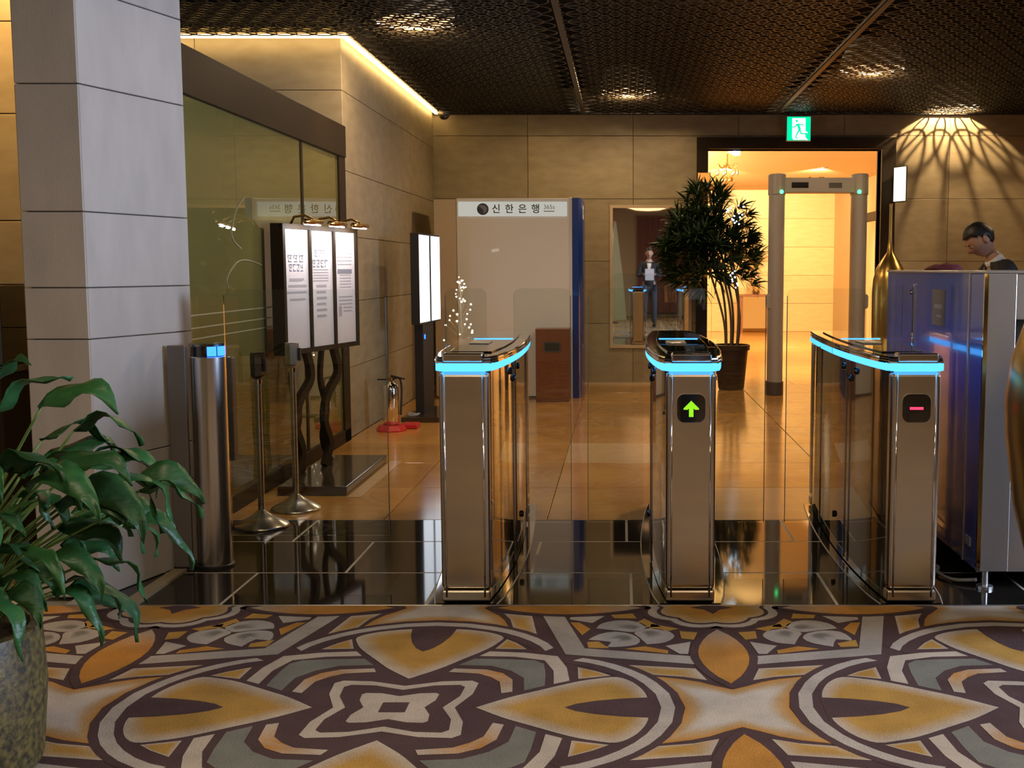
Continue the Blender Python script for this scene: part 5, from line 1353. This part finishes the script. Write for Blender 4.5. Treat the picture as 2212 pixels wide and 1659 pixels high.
for i, (d, rise, reach, L, w, droop, tw) in enumerate(spec):
    if i and rl.random() < .3: tw = -tw * .5
    lily_leaf((d[0] * .08 + .05 * rl.uniform(-1, 1), d[1] * .08 + .05 * rl.uniform(-1, 1), 0.35), (d[0] + .15 * rl.uniform(-1, 1), d[1] + .2 * rl.uniform(-1, 1)), rise + .03 * rl.uniform(0, 2), reach + .05 * rl.uniform(-.2, 1), L * rl.uniform(.8, 1.2), w * rl.uniform(.75, 1.1), droop * rl.uniform(.8, 1.5), tw * rl.uniform(.6, 1.6))
t = thing('speaker_box', 'black and silver box device behind the lily, cut by the frame', 'speaker', (-2.80, 5.22, 0.925))
MB().box(-0.16, 0.06, -0.12, 0.12, 0.0, 0.345).build('housing', 'black_matte', t, bevel=0.006)
MB().box(0.062, 0.085, -0.12, 0.10, 0.0, 0.35).build('side_plate', 'black_gloss', t, bevel=0.003)
MB().box(-0.15, 0.05, -0.126, -0.12, 0.015, 0.075).build('silver_strip', 'steel_grey', t)
t = thing('side_cabinet', 'dark cabinet under the black box device, behind the lily', 'cabinet', (-2.80, 5.22, 0))
MB().box(-0.35, 0.14, -0.25, 0.25, 0.06, 0.90).build('body', 'brown_metal', t, bevel=0.005)
MB().box(-0.37, 0.16, -0.27, 0.27, 0.90, 0.925).build('top', 'black_gloss', t, bevel=0.004)
MB().box(-0.33, 0.12, -0.23, 0.23, 0.0, 0.06).build('plinth', 'black_matte', t)

# ------------------------------------------------------------------ lobby behind the camera, seen in the mirror
t = thing('bowl_lamp', 'warm glowing ceiling bowl lamp reflected at the top of the mirror', 'ceiling lamp', (0.62, -2.0, 2.76))
MB().lathe([(0.03, 0.0), (0.30, 0.02), (0.52, 0.08), (0.62, 0.16), (0.60, 0.165), (0.50, 0.10), (0.05, 0.03)], 36).build('bowl', 'lamp_disc', t, smooth=True)
MB().tube([(0, 0, 0.02), (0, 0, 0.338)], 0.02, 10).build('rod', 'brass', t)
t = thing('sail_banner', 'tall pale sail-shaped banner reflected at the left of the mirror', 'banner', (-0.10, -1.5, 0.0065))
MB().prism_xz([(-0.26, 0.08), (0.20, 0.08), (0.10, 1.2), (-0.06, 2.46), (-0.12, 2.46)], -0.01, 0.01).build('cloth', 'sail_cloth', t)
MB().tube([(-0.27, 0, 0.0), (-0.20, 0, 1.3), (-0.10, 0, 2.48)], 0.014, 8).build('pole', 'steel_grey', t, smooth=True)
MB().lathe([(0.2, 0.004), (0.2, 0.02), (0.05, 0.05)], 20).xf(Matrix.Translation((-0.2, 0, 0))).build('foot', 'black_matte', t)
t = thing('rose_curtain', 'rose coloured curtain hanging far behind, seen in the mirror', 'curtain', (1.1, -5.86, 0.1))
n_ = 40
MB().strip([(-0.7 + 1.4 * k / n_, 0.04 * math.sin(k * 1.3), 0.0) for k in range(n_ + 1)], [(-0.7 + 1.4 * k / n_, 0.04 * math.sin(k * 1.3), 2.7) for k in range(n_ + 1)]).build('cloth', 'rose_cloth', t, smooth=True)
MB().tube([(-0.75, 0, 2.7), (0.75, 0, 2.7)], 0.015, 8).build('rail', 'brass', t)

# trims of the corridor lamps and of the added lobby fill lights
def recessed(x, y, z, label, group, r=0.09):
    t = thing('ceiling_lamp_trim', label, 'ceiling lamp', (x, y, z), 0, group)
    MB().lathe([(r * .82, -0.006), (r, -0.008), (r, 0.0), (r * .82, 0.0)], 20).build('trim_ring', 'steel_grey', t)
    MB().lathe([(r * .78, -0.004), (r * .1, -0.003)], 20).build('lens', 'frosted_lens', t)
mat('frosted_lens', (0.8, 0.75, 0.65), 0.5)
for lx, ly, w in ((-1.3, 1.6, 'left of the gates, before the lattice'), (1.3, 1.6, 'right of the gates, before the lattice'), (-1.3, -1.5, 'left, behind the photographer'), (1.3, -1.5, 'right, behind the photographer')):
    recessed(lx, ly, 3.098, 'large round unseen lamp added to the plain lobby ceiling as fill, ' + w, 'added fill lamps of the lobby ceiling', 0.27)
for lx, u in ((1.7, 'left'), (3.3, 'right')):
    for ly, w in ((14.7, 'near'), (19.5, 'far')):
        recessed(lx, ly, 2.998, 'small round recessed lamp in the corridor ceiling, the %s %s one beyond the doorway' % (w, u), 'recessed lamps of the corridor ceiling')
